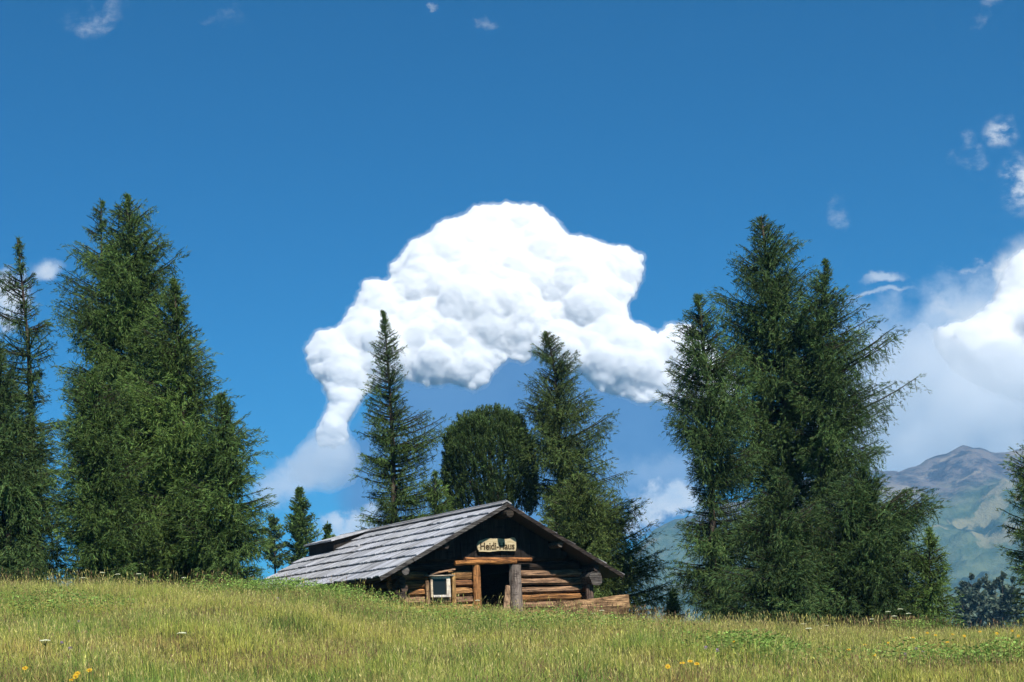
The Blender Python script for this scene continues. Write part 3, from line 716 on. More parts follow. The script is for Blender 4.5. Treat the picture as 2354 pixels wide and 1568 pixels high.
# chinking behind the logs, side and back walls (logs too)
def side_wall(mb, u, w0, w1, ztop, tint):
    zz = -0.25
    while zz < ztop:
        pts = [(u + random.uniform(-0.01, 0.01), w0 + (w1 - w0) * k / 8, zz + LH / 2 + random.uniform(-0.01, 0.01)) for k in range(9)]
        mb.tube(pts, LH * 0.51, 8, tint, wob=0.05); zz += LH * 0.985
wall.build('front_wall', M_log, cab)
sw = MB(); side_wall(sw, wu0 + 0.1, WB - 0.22, LR - 0.5, roof_z(wu0) - 0.35, (0.05, 0.032, 0.022)); sw.box((wu0 + 0.2, WB + 0.1, -0.3), (wu0 + 0.24, LR - 0.62, roof_z(wu0 + 0.2) - 0.13), (0.04, 0.03, 0.02)); sw.build('side_wall', M_log, cab)
sw = MB(); side_wall(sw, wu1 - 0.1, WB - 0.22, LR - 0.5, roof_z(wu1) - 0.35, (0.10, 0.06, 0.04)); sw.box((wu1 - 0.24, WB + 0.1, -0.3), (wu1 - 0.2, LR - 0.62, roof_z(wu1 - 0.2) - 0.13), (0.04, 0.03, 0.02)); sw.build('side_wall', M_log, cab)
bw = MB()
bw.add([(wu0, LR - 0.6, -0.3), (wu1, LR - 0.6, -0.3), (wu1, LR - 0.6, roof_z(wu1) - TK), (0, LR - 0.6, ZR - TK), (wu0, LR - 0.6, roof_z(wu0) - TK),
        (wu0, LR - 0.5, -0.3), (wu1, LR - 0.5, -0.3), (wu1, LR - 0.5, roof_z(wu1) - TK), (0, LR - 0.5, ZR - TK), (wu0, LR - 0.5, roof_z(wu0) - TK)],
       [(0, 1, 2, 3, 4), (9, 8, 7, 6, 5), (0, 5, 6, 1), (1, 6, 7, 2), (2, 7, 8, 3), (3, 8, 9, 4), (4, 9, 5, 0)], (0.05, 0.035, 0.025))
bw.build('rear_wall', M_dark, cab)
fl = MB(); fl.box((wu0 + 0.1, WB + 0.15, -0.3), (wu1 - 0.1, LR - 0.65, -0.02)); fl.build('floor', M_dirt, cab)
# gable: vertical black boards above the logs
gb = MB(); u = wu0 + 0.05; gz0 = zt_logs - LH * 2
_, gz0 = fac(1140, 1283, WB)
while u < wu1 - 0.05:
    bwid = random.uniform(0.14, 0.24); u2 = min(u + bwid, wu1)
    za, zb = roof_z(u) - TK - 0.02, roof_z(u2 - 0.008) - TK - 0.02
    g0 = gz0 + random.uniform(-0.02, 0.02)
    w0 = WB - 0.05 - random.uniform(0, 0.02); k = random.uniform(0.6, 1.5)
    if min(za, zb) > g0 + 0.05:
        x0, x1 = u, u2 - 0.008
        gb.add([(x0, w0, g0), (x1, w0, g0), (x1, w0 + 0.04, g0), (x0, w0 + 0.04, g0), (x0, w0, za), (x1, w0, zb), (x1, w0 + 0.04, zb), (x0, w0 + 0.04, za)],
               [(0, 3, 2, 1), (4, 5, 6, 7), (0, 1, 5, 4), (1, 2, 6, 5), (2, 3, 7, 6), (3, 0, 4, 7)], (0.022 * k, 0.017 * k, 0.014 * k))
    u = u2
gb.build('gable_boards', M_dark, cab)
# roof slopes: overlapping courses of long boards
def slope(sgn, foot_u, s, courses, tone):
    mb = MB(); ang = math.atan(s); Ls = abs(foot_u) / math.cos(ang); cl = Ls / courses
    for c in range(courses):
        t0 = c * cl - (0.10 if c else 0.0); t1 = (c + 1) * cl
        w = 0.0
        jag0 = random.uniform(-0.03, 0.03)
        while w < LR:
            bwid = random.uniform(0.13, 0.24); w2 = min(w + bwid, LR)
            jag0 = max(-0.07, min(0.07, jag0 + random.uniform(-0.016, 0.016)))
            e1 = t1 + jag0 + (random.uniform(0.03, 0.09) if random.random() < 0.015 else 0); g = random.uniform(0.68, 1.2)
            if c == courses - 1 and random.random() < 0.25: e1 += random.uniform(-0.12, 0.05)
            tint = (tone[0] * g, tone[1] * g, tone[2] * g * random.uniform(0.97, 1.04))
            if random.random() < 0.05: tint = tuple(x * 0.6 for x in tint)
            h0 = 0.005 + random.uniform(0, 0.006); h1 = 0.06 + random.uniform(-0.008, 0.012)
            vs = []
            for (t, h, th) in ((t0, h0, 0.025), (e1, h1, 0.035)):
                for ww in (w + 0.004, w2 - 0.004):
                    for hh in (h - th, h):
                        vs.append((sgn * (t * math.cos(ang) + hh * math.sin(ang)), ww, ZR - 0.02 - t * math.sin(ang) + hh * math.cos(ang)))
            # vs order: t0w0lo,t0w0hi,t0w1lo,t0w1hi,t1w0lo,...
            mb.add(vs, [(1, 3, 7, 5), (0, 4, 6, 2), (4, 5, 7, 6), (0, 2, 3, 1), (0, 1, 5, 4), (2, 6, 7, 3)], tint)
            w = w2
    # sheathing under the boards
    th = 0.05
    vs = []
    for t in (0.0, Ls - 0.06):
        for ww in (0.03, LR - 0.03):
            for hh in (-0.02 - th, -0.022):
                vs.append((sgn * (t * math.cos(ang) + hh * math.sin(ang)), ww, ZR - 0.02 - t * math.sin(ang) + hh * math.cos(ang)))
    mb.add(vs, [(1, 3, 7, 5), (0, 4, 6, 2), (4, 5, 7, 6), (0, 2, 3, 1), (0, 1, 5, 4), (2, 6, 7, 3)], (0.05, 0.04, 0.035))
    return mb
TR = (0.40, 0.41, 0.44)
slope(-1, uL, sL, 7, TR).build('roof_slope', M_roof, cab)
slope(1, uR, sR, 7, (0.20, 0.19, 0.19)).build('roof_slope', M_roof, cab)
# ridge cap boards
rc = MB(); w = 0.0
while w < LR:
    w2 = min(w + random.uniform(1.6, 2.6), LR)
    rc.box((-0.02, w, -0.02), (0.16, w2 - 0.01, 0.012), (0.30, 0.30, 0.31), Matrix.Translation((0, 0, ZR + 0.07)) @ Matrix.Rotation(math.atan(sR), 4, 'Y'), jit=0.006)
    rc.box((-0.15, w, -0.015), (0.03, w2 - 0.01, 0.012), (0.24, 0.24, 0.25), Matrix.Translation((0, 0, ZR + 0.055)) @ Matrix.Rotation(-math.atan(sL), 4, 'Y'), jit=0.006)
    w = w2
rc.build('ridge_board', M_roof, cab)
# verge boards along the gable
def verge(sgn, foot, s, tint, t_a=0.0, t_b=1.0):
    mb = MB(); ang = math.atan(s); Ls = abs(foot) / math.cos(ang); n = 4; 
    for k in range(n):
        a = Ls * k / n; b = Ls * (k + 1) / n - 0.004
        off = random.uniform(-0.012, 0.012)
        vs = []
        for t in (a, b):
            for ww in (-0.045 + off, 0.0 + off * 0.3 - 0.003):
                for hh in (-0.065, 0.03):
                    vs.append((sgn * (t * math.cos(ang) + hh * math.sin(ang)), ww, ZR - 0.03 - t * math.sin(ang) + hh * math.cos(ang)))
        mb.add(vs, [(1, 3, 7, 5), (0, 4, 6, 2), (4, 5, 7, 6), (0, 2, 3, 1), (0, 1, 5, 4), (2, 6, 7, 3)], tint)
    return mb
verge(-1, uL, sL, (0.10, 0.095, 0.09)).build('verge_board', M_log, cab)
verge(1, uR, sR, (0.045, 0.035, 0.03)).build('verge_board', M_log, cab)
# purlins sticking out under the roof
for (uu_, r, w0, tint) in ((0.0, 0.11, -0.16, (0.05, 0.04, 0.03)), (uL * 0.48, 0.085, 0.06, (0.05, 0.04, 0.035)), (uR * 0.46, 0.085, 0.06, (0.12, 0.10, 0.08)),
                          (uL * 0.80, 0.11, 0.02, (0.16, 0.15, 0.14)), (uR * 0.78, 0.10, 0.10, (0.06, 0.045, 0.04))):
    mb = MB(); zc = roof_z(uu_) - 0.07 - r * 1.15 - (0.08 if uu_ == 0 else 0.03)
    mb.tube([(uu_, w0, zc), (uu_, w0 + 0.4, zc + 0.005), (uu_, LR - 0.3, zc)], [r * 0.95, r, r], 11, tint, wob=0.06); mb.build('purlin', M_log, cab)
# doorway: posts and double lintel
def log_part(name, a, b, r0, r1, tint, mat=M_post, sides=10, wob=0.08, mid=0.0, flat=1.0):
    a, b = Vector(a), Vector(b); mb = MB(); n = 7
    pts = [a.lerp(b, k / (n - 1)) + Vector((random.uniform(-1, 1), random.uniform(-1, 1), random.uniform(-1, 1))) * mid for k in range(n)]
    mb.tube(pts, [r0 + (r1 - r0) * k / (n - 1) for k in range(n)], sides, tint, wob=wob, flat=flat)
    return mb.build(name, mat, cab)
def pt(vx, vy, w=None):
    ww = WB if w is None else w
    u, z = fac(vx, vy, ww); return (u, ww, z)
PW = WB - 0.05
a = pt(1094, 1297, PW); b = pt(1097, 1392, PW); log_part('door_post', (a[0], PW, a[2]), (b[0], PW, -0.1), 0.10, 0.105, (0.40, 0.19, 0.07), mid=0.006)
a = pt(1184, 1298, PW); b = pt(1189, 1392, PW); log_part('door_post', (a[0], PW, a[2]), (b[0], PW, -0.1), 0.145, 0.16, (0.27, 0.23, 0.20), mid=0.015, wob=0.14)
a = pt(1046, 1294, PW - .06); b = pt(1186, 1290, PW - .06); log_part('lintel', a, b, 0.06, 0.065, (0.42, 0.19, 0.06), M_log, mid=0.008)
a = pt(1068, 1286, PW - .05); b = pt(1222, 1286, PW - .05); log_part('lintel', a, b, 0.055, 0.05, (0.36, 0.16, 0.06), M_log, mid=0.008)
a = pt(1168, 1345, PW - .12); b = pt(1160, 1392, PW - .25)
mb = MB(); mb.add([(a[0] - .05, a[1], a[2]), (a[0] + .06, a[1], a[2] - .02), (b[0] + .12, b[1], -0.05), (b[0] - .14, b[1], -0.05), (b[0] - .12, b[1], 0.35),
                   (a[0] - .05, a[1] + .05, a[2]), (a[0] + .06, a[1] + .05, a[2] - .02), (b[0] + .12, b[1] + .05, -0.05), (b[0] - .14, b[1] + .05, -0.05), (b[0] - .12, b[1] + .05, 0.35)],
                  [(0, 4, 3, 2, 1), (5, 6, 7, 8, 9), (0, 1, 6, 5), (1, 2, 7, 6), (2, 3, 8, 7), (3, 4, 9, 8), (4, 0, 5, 9)], (0.36, 0.24, 0.15))
slab = mb.build('leaning_slab', M_post, cab)
slab.parent = None
slab.matrix_world = Matrix.Translation((A0.x, A0.y, ZB)) @ Matrix.Rotation(TH, 4, 'Z')
tag(slab, 'pointed offcut board leaning against the grey post inside the doorway', 'board')
# window
wm = (wn0 + wn1) / 2
win = MB(); fw = 0.05; FW = WB - 0.07
win.box((wn0 - 0.01, FW, wz0), (wn0 + 0.045, FW + 0.09, wz1), (0.62, 0.54, 0.40))
win.box((wn1 - 0.10, FW - 0.01, wz0), (wn1 + 0.01, FW + 0.09, wz1), (0.62, 0.59, 0.50))
win.box((wn0 + 0.045, FW + 0.003, wz1 - 0.06), (wn1 - 0.10, FW + 0.09, wz1 - 0.003), (0.60, 0.57, 0.48))
win.box((wn0 + 0.045, FW - 0.02, wz0), (wn1 - 0.10, FW + 0.09, wz0 + 0.06), (0.60, 0.59, 0.55))
wf = win.build('window', M_white, cab, bevel=0.006)
g = MB(); g.box((wn0 + 0.045, FW + 0.045, wz0 + 0.06), (wn1 - 0.10, FW + 0.055, wz1 - 0.06)); g.build('pane', M_glass, wf)
hb = MB(); hb.box((wn0 - 0.17, FW - 0.06, wz1 + 0.004), (wn1 + 0.12, FW + 0.06, wz1 + 0.04), (0.40, 0.36, 0.29), jit=0.012)
hb.box((wn0 - 0.02, FW - 0.05, wz1 + 0.045), (wn1 + 0.17, FW + 0.05, wz1 + 0.09), (0.32, 0.20, 0.12), Matrix.Translation((wn0, 0, wz1)) @ Matrix.Rotation(-0.16, 4, 'Y') @ Matrix.Translation((-wn0, 0, -wz1)), jit=0.01)
hb.build('window_board', M_log, wf)
a = pt(1041, 1318, FW); log_part('wall_post', (a[0], FW, a[2]), (a[0] + 0.02, FW, -0.1), 0.055, 0.065, (0.52, 0.32, 0.12), mid=0.006)
a = pt(982, 1335, FW); log_part('wall_post', (a[0], FW + .02, a[2]), (a[0] + 0.01, FW + .02, -0.1), 0.05, 0.055, (0.36, 0.24, 0.13), mid=0.008)
# corner: log heads of the side wall at the right and the thick grey wall plate
u_, z_ = fac(1366, 1328, 0.2)
log_part('wall_plate', (u_, 0.12, z_), (u_ - 0.0, 2.0, z_ + 0.02), 0.20, 0.17, (0.12, 0.11, 0.10), M_log, 12, 0.16)
u_, z_ = fac(1358, 1362, 0.3)
log_part('corner_post', (u_, 0.36, z_ + 0.22), (u_, 0.36, -0.2), 0.10, 0.12, (0.13, 0.09, 0.07), M_post)
for (vx, vy, rr_, tint) in ((931, 1306, .10, (0.22, 0.2, 0.19)), (925, 1335, .10, (0.07, .05, .04)), (930, 1352, .10, (0.09, .06, .045)), (926, 1370, .11, (0.06, .045, .035))):
    u_, z_ = fac(vx, vy, 0.3); log_part('log_head', (u_, 0.30, z_), (u_, 1.0, z_), rr_, rr_, tint, M_log, 10, 0.08)
# roof vent at the rear of the left slope
def on_ridge(vx):
    p = None
    lo, hi = 0.0, LR
    for _ in range(40):
        m = (lo + hi) / 2; q = Vector((A0.x, A0.y)) + wd * m
        x, z = q.x / q.y * F, A0.z / q.y * F
        px = CX + x * math.cos(ROLL) - z * math.sin(ROLL)
        if px > vx: lo = m
        else: hi = m
    return lo
wv = on_ridge(848); uo, zo = fac(768, 1274, wv); uo2, zt = fac(768, 1240, wv)
print('vent', wv, uo, zo, roof_z(uo), zt)
uo = max(uo, -2.6); zt = max(zt, roof_z(uo) + 0.3)
vent = MB(); vz = roof_z(uo)
we = LR - 0.25
vent.add([(-0.1, wv, ZR - 0.02), (uo, wv, zt - 0.05), (uo, wv, vz - 0.02), (-0.1, we, ZR - 0.02), (uo, we, zt - 0.05), (uo, we, vz - 0.02)],
         [(0, 1, 2), (5, 4, 3), (1, 4, 5, 2), (0, 3, 4, 1), (0, 2, 5, 3)], (0.022, 0.018, 0.015))
vo = vent.build('roof_vent', M_dark, cab)
vr = MB(); w = wv - 0.12
dz = (ZR + 0.06) - zt; ln = abs(uo) + 0.15
while w < we + 0.1:
    w2 = min(w + random.uniform(0.16, 0.26), we + 0.15); h = random.uniform(-0.008, 0.008)
    vr.add([(0.05, w, ZR + 0.09 + h), (0.05, w2 - .006, ZR + 0.09 + h), (uo - 0.12, w2 - .006, zt - 0.01 + h), (uo - 0.12, w, zt - 0.01 + h),
            (0.05, w, ZR + 0.05 + h), (0.05, w2 - .006, ZR + 0.05 + h), (uo - 0.12, w2 - .006, zt - 0.06 + h), (uo - 0.12, w, zt - 0.06 + h)],
           [(0, 1, 2, 3), (7, 6, 5, 4), (0, 4, 5, 1), (1, 5, 6, 2), (2, 6, 7, 3), (3, 7, 4, 0)], TR)
    w = w2
vr.build('vent_roof', M_roof, vo)

# sign over the door
su0, sz0 = fac(1098, 1268, WB - .15); su1, sz1 = fac(1186, 1237, WB - .15)
sg = MB(); SW = WB - 0.15
outl = [(0.04, 0.0), (0.0, 0.25), (0.0, 0.55), (0.05, 0.80), (0.16, 0.90), (0.27, 1.0), (0.42, 0.96), (0.58, 0.98), (0.7, 0.93), (0.82, 0.96), (0.9, 1.06), (0.97, 1.02), (1.0, 0.85), (1.0, 0.3), (0.98, 0.02), (0.6, 0.05), (0.3, -0.03)]
n = len(outl)
vs = [(su0 + (su1 - su0) * a, SW, sz0 + (sz1 - sz0) * b) for a, b in outl] + [(su0 + (su1 - su0) * a, SW + 0.045, sz0 + (sz1 - sz0) * b) for a, b in outl]
sg.add([(x - su0, y - SW, z - sz0) for x, y, z in vs], [tuple(range(n))[::-1] if False else tuple(range(n))[::-1], tuple(range(n, 2 * n))] + [(k, (k + 1) % n, (k + 1) % n + n, k + n) for k in range(n)], (0.50, 0.41, 0.25))
Mc = Matrix.Translation((A0.x, A0.y, ZB)) @ Matrix.Rotation(TH, 4, 'Z')
def f_sign(t):
    o = t.new('ShaderNodeTexCoord').outputs['Object']
    g = t.noise(t.mapping(o, (1.5, 6, 22)), 3, 7, 0.6)
    return principled(t, t.mix(1.0, attr(t), t.ramp(g, [(0.35, (0.6, 0.52, 0.4)), (0.55, (1, 1, 1)), (0.7, (1.15, 1.15, 1.2))]), 'MULTIPLY'), 0.7, 0.2)
M_sign = material('pale sign wood', f_sign)
import bmesh
sme = bpy.data.meshes.new('wooden_sign'); sme.from_pydata(sg.v, [], sg.f); sme.update(); set_col(sme, np.array(sg.c))
bm_ = bmesh.new(); bm_.from_mesh(sme); bmesh.ops.recalc_face_normals(bm_, faces=bm_.faces); bmesh.ops.triangulate(bm_, faces=bm_.faces); bm_.to_mesh(sme); bm_.free()
sign = link_mesh('wooden_sign', sme, M_sign)
sign.matrix_world = Mc @ Matrix.Translation((su0, SW, sz0))
tag(sign, 'pale carved wooden name board hanging on the dark gable above the door', 'sign')
fc = bpy.data.curves.new('lettering', 'FONT'); fc.body = 'Heidi-Haus'; fc.size = (sz1 - sz0) * 0.76; fc.extrude = 0.006; fc.offset = 0.005
fo = bpy.data.objects.new('lettering', fc); COL.objects.link(fo)
bpy.context.view_layer.update()
lm = bpy.data.meshes.new_from_object(fo.evaluated_get(bpy.context.evaluated_depsgraph_get()))
xs_ = [v.co.x for v in lm.vertices]; wid = max(xs_) - min(xs_); bpy.data.objects.remove(fo)
kx = (su1 - su0) * 0.88 / wid
for v in lm.vertices: v.co = Vector(((v.co.x - min(xs_)) * kx, v.co.y, v.co.z))
lo_ = link_mesh('lettering', lm, M_letter, sign)
lo_.location = ((su1 - su0) * 0.07, -0.004, (sz1 - sz0) * 0.15); lo_.rotation_euler = (R(90), 0, 0)
# hewn trough in front of the right corner
p0 = W(1285, 1385, 42.6); p1 = W(1436, 1380, 44.6)
tz0 = gz(p0.x, p0.y); tr = MB(); n = 9
d = (p1 - p0); dh = Vector((d.x, d.y, 0)).normalized(); pr_ = Vector((-dh.y, dh.x, 0))
rows = []
for k in range(n):
    t = k / (n - 1); c = p0.lerp(p1, t)
    vtop = W(1285 + 151 * t, 1382 - 16 * t ** 1.4, c.y).z; vb = W(1285 + 151 * t, 1400 + 2 * math.sin(t * 5), c.y).z
    j = random.uniform(-.012, .012)
    rows.append([c - pr_ * .14 + Vector((0, 0, vtop + j - c.z)), c + pr_ * .16 + Vector((0, 0, vtop - .01 - c.z)), c + pr_ * .13 + Vector((0, 0, vb - c.z - .15)), c - pr_ * .10 + Vector((0, 0, vb - c.z - .15)), c - pr_ * .16 + Vector((0, 0, vb - c.z + .05 + j))])
vs = [v for r in rows for v in r]; fs = [(a * 5 + b, a * 5 + (b + 1) % 5, (a + 1) * 5 + (b + 1) % 5, (a + 1) * 5 + b) for a in range(n - 1) for b in range(5)] + [(4, 3, 2, 1, 0), tuple((n - 1) * 5 + k for k in range(5))]
Rb = Matrix.Rotation(-math.atan2(dh.y, dh.x), 4, 'Z')
tr.add([Rb @ (v - p0) for v in vs], fs, (0.46, 0.29, 0.15)); to = tr.build('hewn_beam', M_log); to.location = p0; to.rotation_euler = (0, 0, math.atan2(dh.y, dh.x))
tag(to, 'thick hewn beam lying in the grass at the right corner of the cabin', 'beam')

# ------------------------------------------------------------------ meadow grass
def field(x, y, s, k):
    """smooth pseudo random patches, 0..1"""
    return 0.5 + 0.25 * (np.sin(x * s + k + 1.7 * np.sin(y * s * 0.7 + k)) + np.sin(y * s * 1.3 + 2.1 * k + 1.3 * np.sin(x * s * 1.1 + 2 * k)))
def scatter(n, y0=11.5, y1=41.5, power=1.0, margin=1.25):
    y = y0 + (y1 - y0) * rng.random(n) ** power
    hw = y * (1177 / F) * margin + 0.5
    x = (rng.random(n) * 2 - 1) * hw
    return x, y
def blades(name, label, n, hgt, wid, colfn, lean=0.35, cat=None, region=None, head=None, parent=None, power=0.85):
    x, y = scatter(n, power=power) if region is None else region(n)
    z = ground(x, y) - 0.02
    n = len(x)
    h = hgt(x, y, n); w = wid * rng.uniform(0.6, 1.3, n)
    az = rng.random(n) * 6.283; ln = np.minimum(np.abs(rng.normal(0, lean, n)), 0.95) * h
    lx, ly = np.cos(az) * ln, np.sin(az) * ln
    fa = rng.random(n) * 6.283; wx, wy = np.cos(fa) * w * 0.5, np.sin(fa) * w * 0.5
    b = np.stack([x, y, z], 1); side = np.stack([wx, wy, 0 * wx], 1)
    m1 = b + np.stack([lx * 0.18, ly * 0.18, h * 0.5], 1); tip = b + np.stack([lx, ly, h * (1 - 0.25 * (ln / h) ** 2)], 1)
    if head is None:
        V = [np.stack([b - side, b + side, m1 + side * 0.75, m1 - side * 0.75], 1), np.stack([m1 - side * 0.75, m1 + side * 0.75, tip + side * 0.08, tip - side * 0.08], 1)]
    else:
        th = head; hdn = unit(tip - m1); mid = tip - hdn * th
        V = [np.stack([b - side * .6, b + side * .6, m1 + side * .5, m1 - side * .5], 1), np.stack([m1 - side * .5, m1 + side * .5, mid + side * .4, mid - side * .4], 1),
             np.stack([mid, mid + hdn * th * 0.35 + side * 2.2, tip, mid + hdn * th * 0.35 - side * 2.2], 1)]
    col = np.tile(colfn(x, y, n), (len(V), 1))
    me = np_mesh(name, np.concatenate(V), 4, col)
    return me
def patch(x, y):
    g = field(x, y, 0.55, 1.0) * 0.5 + field(x, y, 1.4, 2.0) * 0.3 + field(x, y, 4.1, 3.0) * 0.2
    rgt = np.clip(x / (y * 0.3), -1, 1)
    return np.clip(g, 0, 1), rgt
GREEN = np.array([0.19, 0.30, 0.060]); YEL = np.array([0.49, 0.475, 0.10]); STRAW = np.array([0.55, 0.46, 0.21]); BROWN = np.array([0.21, 0.13, 0.07]); DGREEN = np.array([0.06, 0.11, 0.025])
def c_green(x, y, n):
    g, r = patch(x, y); k = np.clip(g * 2.2 - 0.62 - 0.25 * np.maximum(r, 0) + rng.normal(0, 0.2, n), 0, 1)[:, None]
    c = YEL * (1 - k) + GREEN * k
    o = np.clip(field(x, y, 1.9, 6.0) * 2.4 - 1.25, 0, 1)[:, None] * rng.random((n, 1))
    c = c * (1 - o) + np.array([0.46, 0.31, 0.13]) * o
    d = (rng.random(n) < 0.12 + 0.45 * np.clip(field(x, y, 1.2, 7.5) * 2.2 - 1.2, 0, 1))[:, None]; c = np.where(d, DGREEN * 1.3, c)
    return c * np.exp(rng.normal(0, 0.22, (n, 1)))
def c_straw(x, y, n):
    k = rng.random((n, 1)); c = STRAW * k + YEL * (1 - k)
    b = (rng.random(n) < 0.15 + 0.7 * np.clip(field(x, y, 0.8, 5.0) * 1.8 - 0.7, 0, 1))[:, None]; c = np.where(b, BROWN, c)
    return c * np.exp(rng.normal(0, 0.25, (n, 1)))
def h_green(x, y, n): g, r = patch(x, y); return rng.uniform(0.10, 0.24, n) * (0.7 + 0.5 * g) * (0.55 + 1.25 * field(x, y, 5.3, 9.0) ** 1.5)
me = blades('meadow_grass', '', 520000, h_green, 0.0068, c_green, 0.5)
tag(link_mesh('meadow_grass', me, M_grass), 'green and yellowish meadow grass covering the whole slope', 'grass', kind='stuff')
me = blades('seed_stalks', '', 90000, lambda x, y, n: rng.uniform(0.16, 0.38, n), 0.0040, c_straw, 0.28, head=0.06)
tag(link_mesh('seeding_grass', me, M_grass), 'tall straw coloured and brown seeding grass stalks standing above the meadow', 'grass', kind='stuff')
def crest_stalks(n):
    x = np.concatenate([rng.uniform(-13, 14, n), rng.normal(W(2050, 1400, 40.5).x, 0.5, n // 3), rng.uniform(W(1250, 1390, 40).x, W(2000, 1400, 40).x, n // 2)])
    return x, rng.uniform(39.2, 41.3, len(x))
me = blades('crest_stalks', '', 2600, lambda x, y, n: rng.uniform(0.25, 0.62, n), 0.006, c_straw, 0.25, head=0.09, region=crest_stalks)
tag(link_mesh('crest_grass', me, M_grass), 'thin tall grass stalks sticking up along the meadow crest', 'grass', kind='stuff')
# short grass behind the crest, round the cabin and below the trees
def behind(n):
    y = rng.uniform(41, 56, n); x = (rng.random(n) * 2 - 1) * (y * 0.31)
    q = np.stack([x - A0.x, y - A0.y], 1); u = q @ np.array(ud); w = q @ np.array(wd)
    k = ~((u > wu0 - .1) & (u < wu1 + .1) & (w > WB - .1) & (w < LR))
    return x[k], y[k]
me = blades('shaded_grass', '', 60000, lambda x, y, n: rng.uniform(0.10, 0.32, n), 0.014, c_green, 0.4, region=behind)
tag(link_mesh('woodland_grass', me, M_grass), 'rough grass behind the crest around the cabin and under the trees', 'grass', kind='stuff')
# leafy weeds on the mound by the roof and at the lower right
def leafy_weeds(n):
    cs = [(W(700, 1352, 38.3), 1.7, 1.3, 0.5), (W(540, 1350, 38.0), 1.5, 1.6, .12), (W(2260, 1530, 23), 1.3, 1.3, 0.3), (W(1750, 1520, 24), .9, 1.0, .15), (W(2090, 1430, 40), .7, .6, .2), (W(980, 1420, 34), 2.4, 2.2, .12), (W(130, 1410, 30), 1.2, 1.2, .12), (W(1280, 1450, 32), 2.2, 1.6, .15)]
    xs, ys = [], []
    for c, a, b, f in cs:
        m = int(n * f); xs.append(c.x + rng.normal(0, a * 0.55, m)); ys.append(c.y + rng.normal(0, b * 0.55, m))
    return np.concatenate(xs), np.concatenate(ys)
x, y = leafy_weeds(20000); n = len(x)
h = rng.uniform(0.02, 0.42, n) * (0.6 + 0.6 * field(x, y, 3.0, 4.0))
C = np.stack([x, y, ground(x, y) + h], 1); D = unit(rng.normal(0, 1, (n, 3)) * np.array([1, 1, 0.35]))
V = rhombs(C, D, rng.uniform(0.03, 0.07, n), rng.uniform(0.015, 0.03, n), None)
col = np.array([0.15, 0.235, 0.05])[None] * np.exp(rng.normal(0, 0.3, (n, 1))) * (0.75 + 1.6 * h[:, None])
me = np_mesh('leafy_weeds', V, 4, col); tag(link_mesh('leafy_weeds', me, M_grass), 'low bright green leafy weeds in patches on the mound below the roof', 'weeds', kind='stuff')

# ------------------------------------------------------------------ flowers
def flower(name, label, cat, group, vx, vy, Y, kind, h):
    p = W(vx, vy, Y); g = gz(p.x, Y); h = max(0.15, p.z - g) if h is None else h
    e = empty(name, (p.x, Y, g)); tag(e, label, cat, group)
    st = MB(); top = Vector((random.uniform(-.03, .03), random.uniform(-.03, .03), h))
    st.tube([(0, 0, 0), top * 0.55 + Vector((0.01, 0, 0)), top], [0.004, 0.0035, 0.003], 4, (0.07, 0.11, 0.03)); st.build('stem', M_grass, e)
    hd = MB()
    if kind == 'daisy':
        n = 11; tilt = Matrix.Translation(top) @ Matrix.Rotation(R(random.uniform(20, 60)), 4, 'X')
        for k in range(n):
            a = 2 * math.pi * k / n; r = 0.034
            ps = [Vector((math.cos(a) * .008, math.sin(a) * .008, 0)), Vector((math.cos(a - .22) * r * .7, math.sin(a - .22) * r * .7, .003)), Vector((math.cos(a) * r, math.sin(a) * r, 0)), Vector((math.cos(a + .22) * r * .7, math.sin(a + .22) * r * .7, .003))]
            hd.add([tilt @ q for q in ps], [(0, 1, 2, 3)], (0.80, 0.50, 0.02))
        hd.tube([tilt @ Vector((0, 0, -.003)), tilt @ Vector((0, 0, .008))], [0.012, 0.009], 8, (0.55, 0.28, 0.02))
    elif kind == 'umbel':
        for k in range(50):
            a = random.uniform(0, 6.283); r = 0.06 * math.sqrt(random.random()); c = top + Vector((math.cos(a) * r, math.sin(a) * r, 0.02 - r * r * 3))
            st2 = 0.011
            hd.add([c + Vector((st2, 0, 0)), c + Vector((0, st2, 0.004)), c - Vector((st2, 0, 0)), c - Vector((0, st2, -.004)), c + Vector((0, 0, .012))], [(0, 1, 4), (1, 2, 4), (2, 3, 4), (3, 0, 4)], (0.72, 0.74, 0.52))
            if k % 3 == 0: hd.tube([top - Vector((0, 0, .05)), c], 0.0015, 3, (0.09, 0.14, 0.04))
    else:
        for k in range(26):
            a = random.uniform(0, 6.283); b = random.uniform(-.4, 1.2); r = 0.026
            c = top + Vector((math.cos(a) * math.cos(b), math.sin(a) * math.cos(b), math.sin(b))) * r * .6; q = top + Vector((math.cos(a) * math.cos(b), math.sin(a) * math.cos(b), math.sin(b))) * r * 1.3
            sdv = Vector((-math.sin(a), math.cos(a), 0)) * .006
            hd.add([c - sdv, c + sdv, q + sdv, q - sdv], [(0, 1, 2, 3)], (0.42, 0.30, 0.46))
    hd.build('blossom', M_petal, e)
def atY(vy, vx):
    # distance of the meadow surface at that pixel
    for Y in np.arange(14, 41, 0.2):
        p = W(vx, vy, Y)
        if p.z < gz(p.x, Y) + 0.25: return float(Y)
    return 40.3
yel = [(178, 1548), (170, 1555), (200, 1541), (158, 1563), (697, 1322 + 10), (1588, 1520), (1600, 1526), (1540, 1532), (1572, 1524), (2130, 1455), (2150, 1460), (2190, 1458), (2215, 1462), (2255, 1452), (2290, 1456), (2325, 1450), (1985, 1482), (2040, 1478), (2180, 1476), (1955, 1493), (2010, 1505), (60, 1536), (1690, 1474), (700, 1338), (2340, 1462), (2095, 1466)]
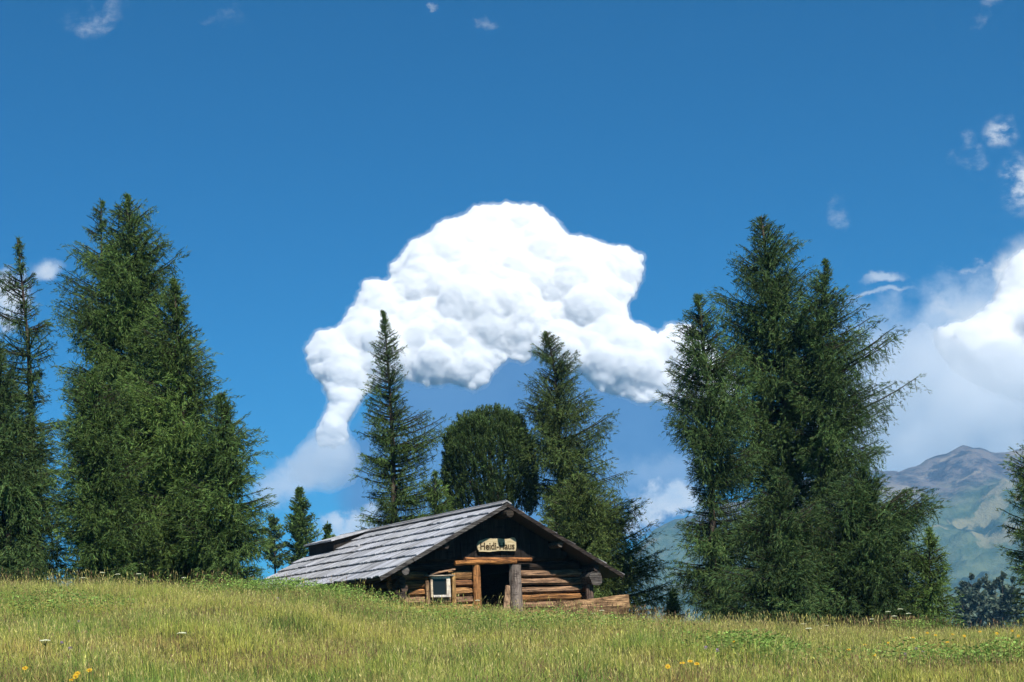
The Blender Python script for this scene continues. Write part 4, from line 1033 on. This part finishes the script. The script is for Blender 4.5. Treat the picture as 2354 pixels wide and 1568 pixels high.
for i, (vx, vy) in enumerate(yel):
    place = 'lower left corner' if vx < 300 else 'mound by the roof' if vx < 900 else 'lower middle right' if vx < 1800 else 'right side below the trees'
    flower('yellow_daisy', 'yellow daisy like flower in the grass at the ' + place, 'flower', 'yellow daisies at the ' + place, vx, vy, atY(vy + 4, vx), 'daisy', None)
umb = [(232, 1318), (268, 1322), (190, 1330), (320, 1321), (420, 1330), (705, 1366), (1862, 1447), (1845, 1436), (2005, 1425), (2055, 1418), (2068, 1402), (2040, 1408), (1900, 1440), (2075, 1430), (2090, 1412), (1365, 1412), (1385, 1405), (420, 1458), (100, 1476), (1095, 1382)]
for i, (vx, vy) in enumerate(umb):
    place = 'crest under the left trees' if vx < 500 and vy < 1340 else 'left half of the meadow' if vx < 900 else 'grass before the cabin' if vx < 1500 else 'crest before the right trees'
    flower('white_umbel', 'whitish umbel flower head in the ' + place, 'flower', 'white umbels in the ' + place, vx, vy, atY(vy + 10, vx) if vy > 1440 else 40.3, 'umbel', None)
vio = [(145, 1480), (165, 1492), (1625, 1490), (1650, 1496), (2105, 1492), (2120, 1500), (2085, 1505), (180, 1430), (640, 1376)]
for vx, vy in vio:
    place = 'left' if vx < 900 else 'middle right' if vx < 1800 else 'far right'
    flower('thistle_flower', 'small pale purple thistle head in the meadow at the ' + place, 'flower', 'purple thistle heads at the ' + place, vx, vy, atY(vy + 4, vx), 'thistle', None)

# ------------------------------------------------------------------ air
HAZE = True
if HAZE:
    mb = MB(); mb.box((-3200, -60, -330), (3200, 4400, 440))
    hz = mb.build('haze', None); tag(hz, 'blue haze in the air before the mountain', kind='stuff')
    m = bpy.data.materials.new('air'); m.use_nodes = True; t = NT(m.node_tree); t.n.clear()
    v = t.new('ShaderNodeVolumePrincipled'); v.inputs['Color'].default_value = (0.22, 0.56, 0.95, 1); v.inputs['Density'].default_value = 0.00015; v.inputs['Anisotropy'].default_value = 0.0
    t.l.new(v.outputs[0], t.new('ShaderNodeOutputMaterial').inputs['Volume'])
    hz.data.materials.append(m)
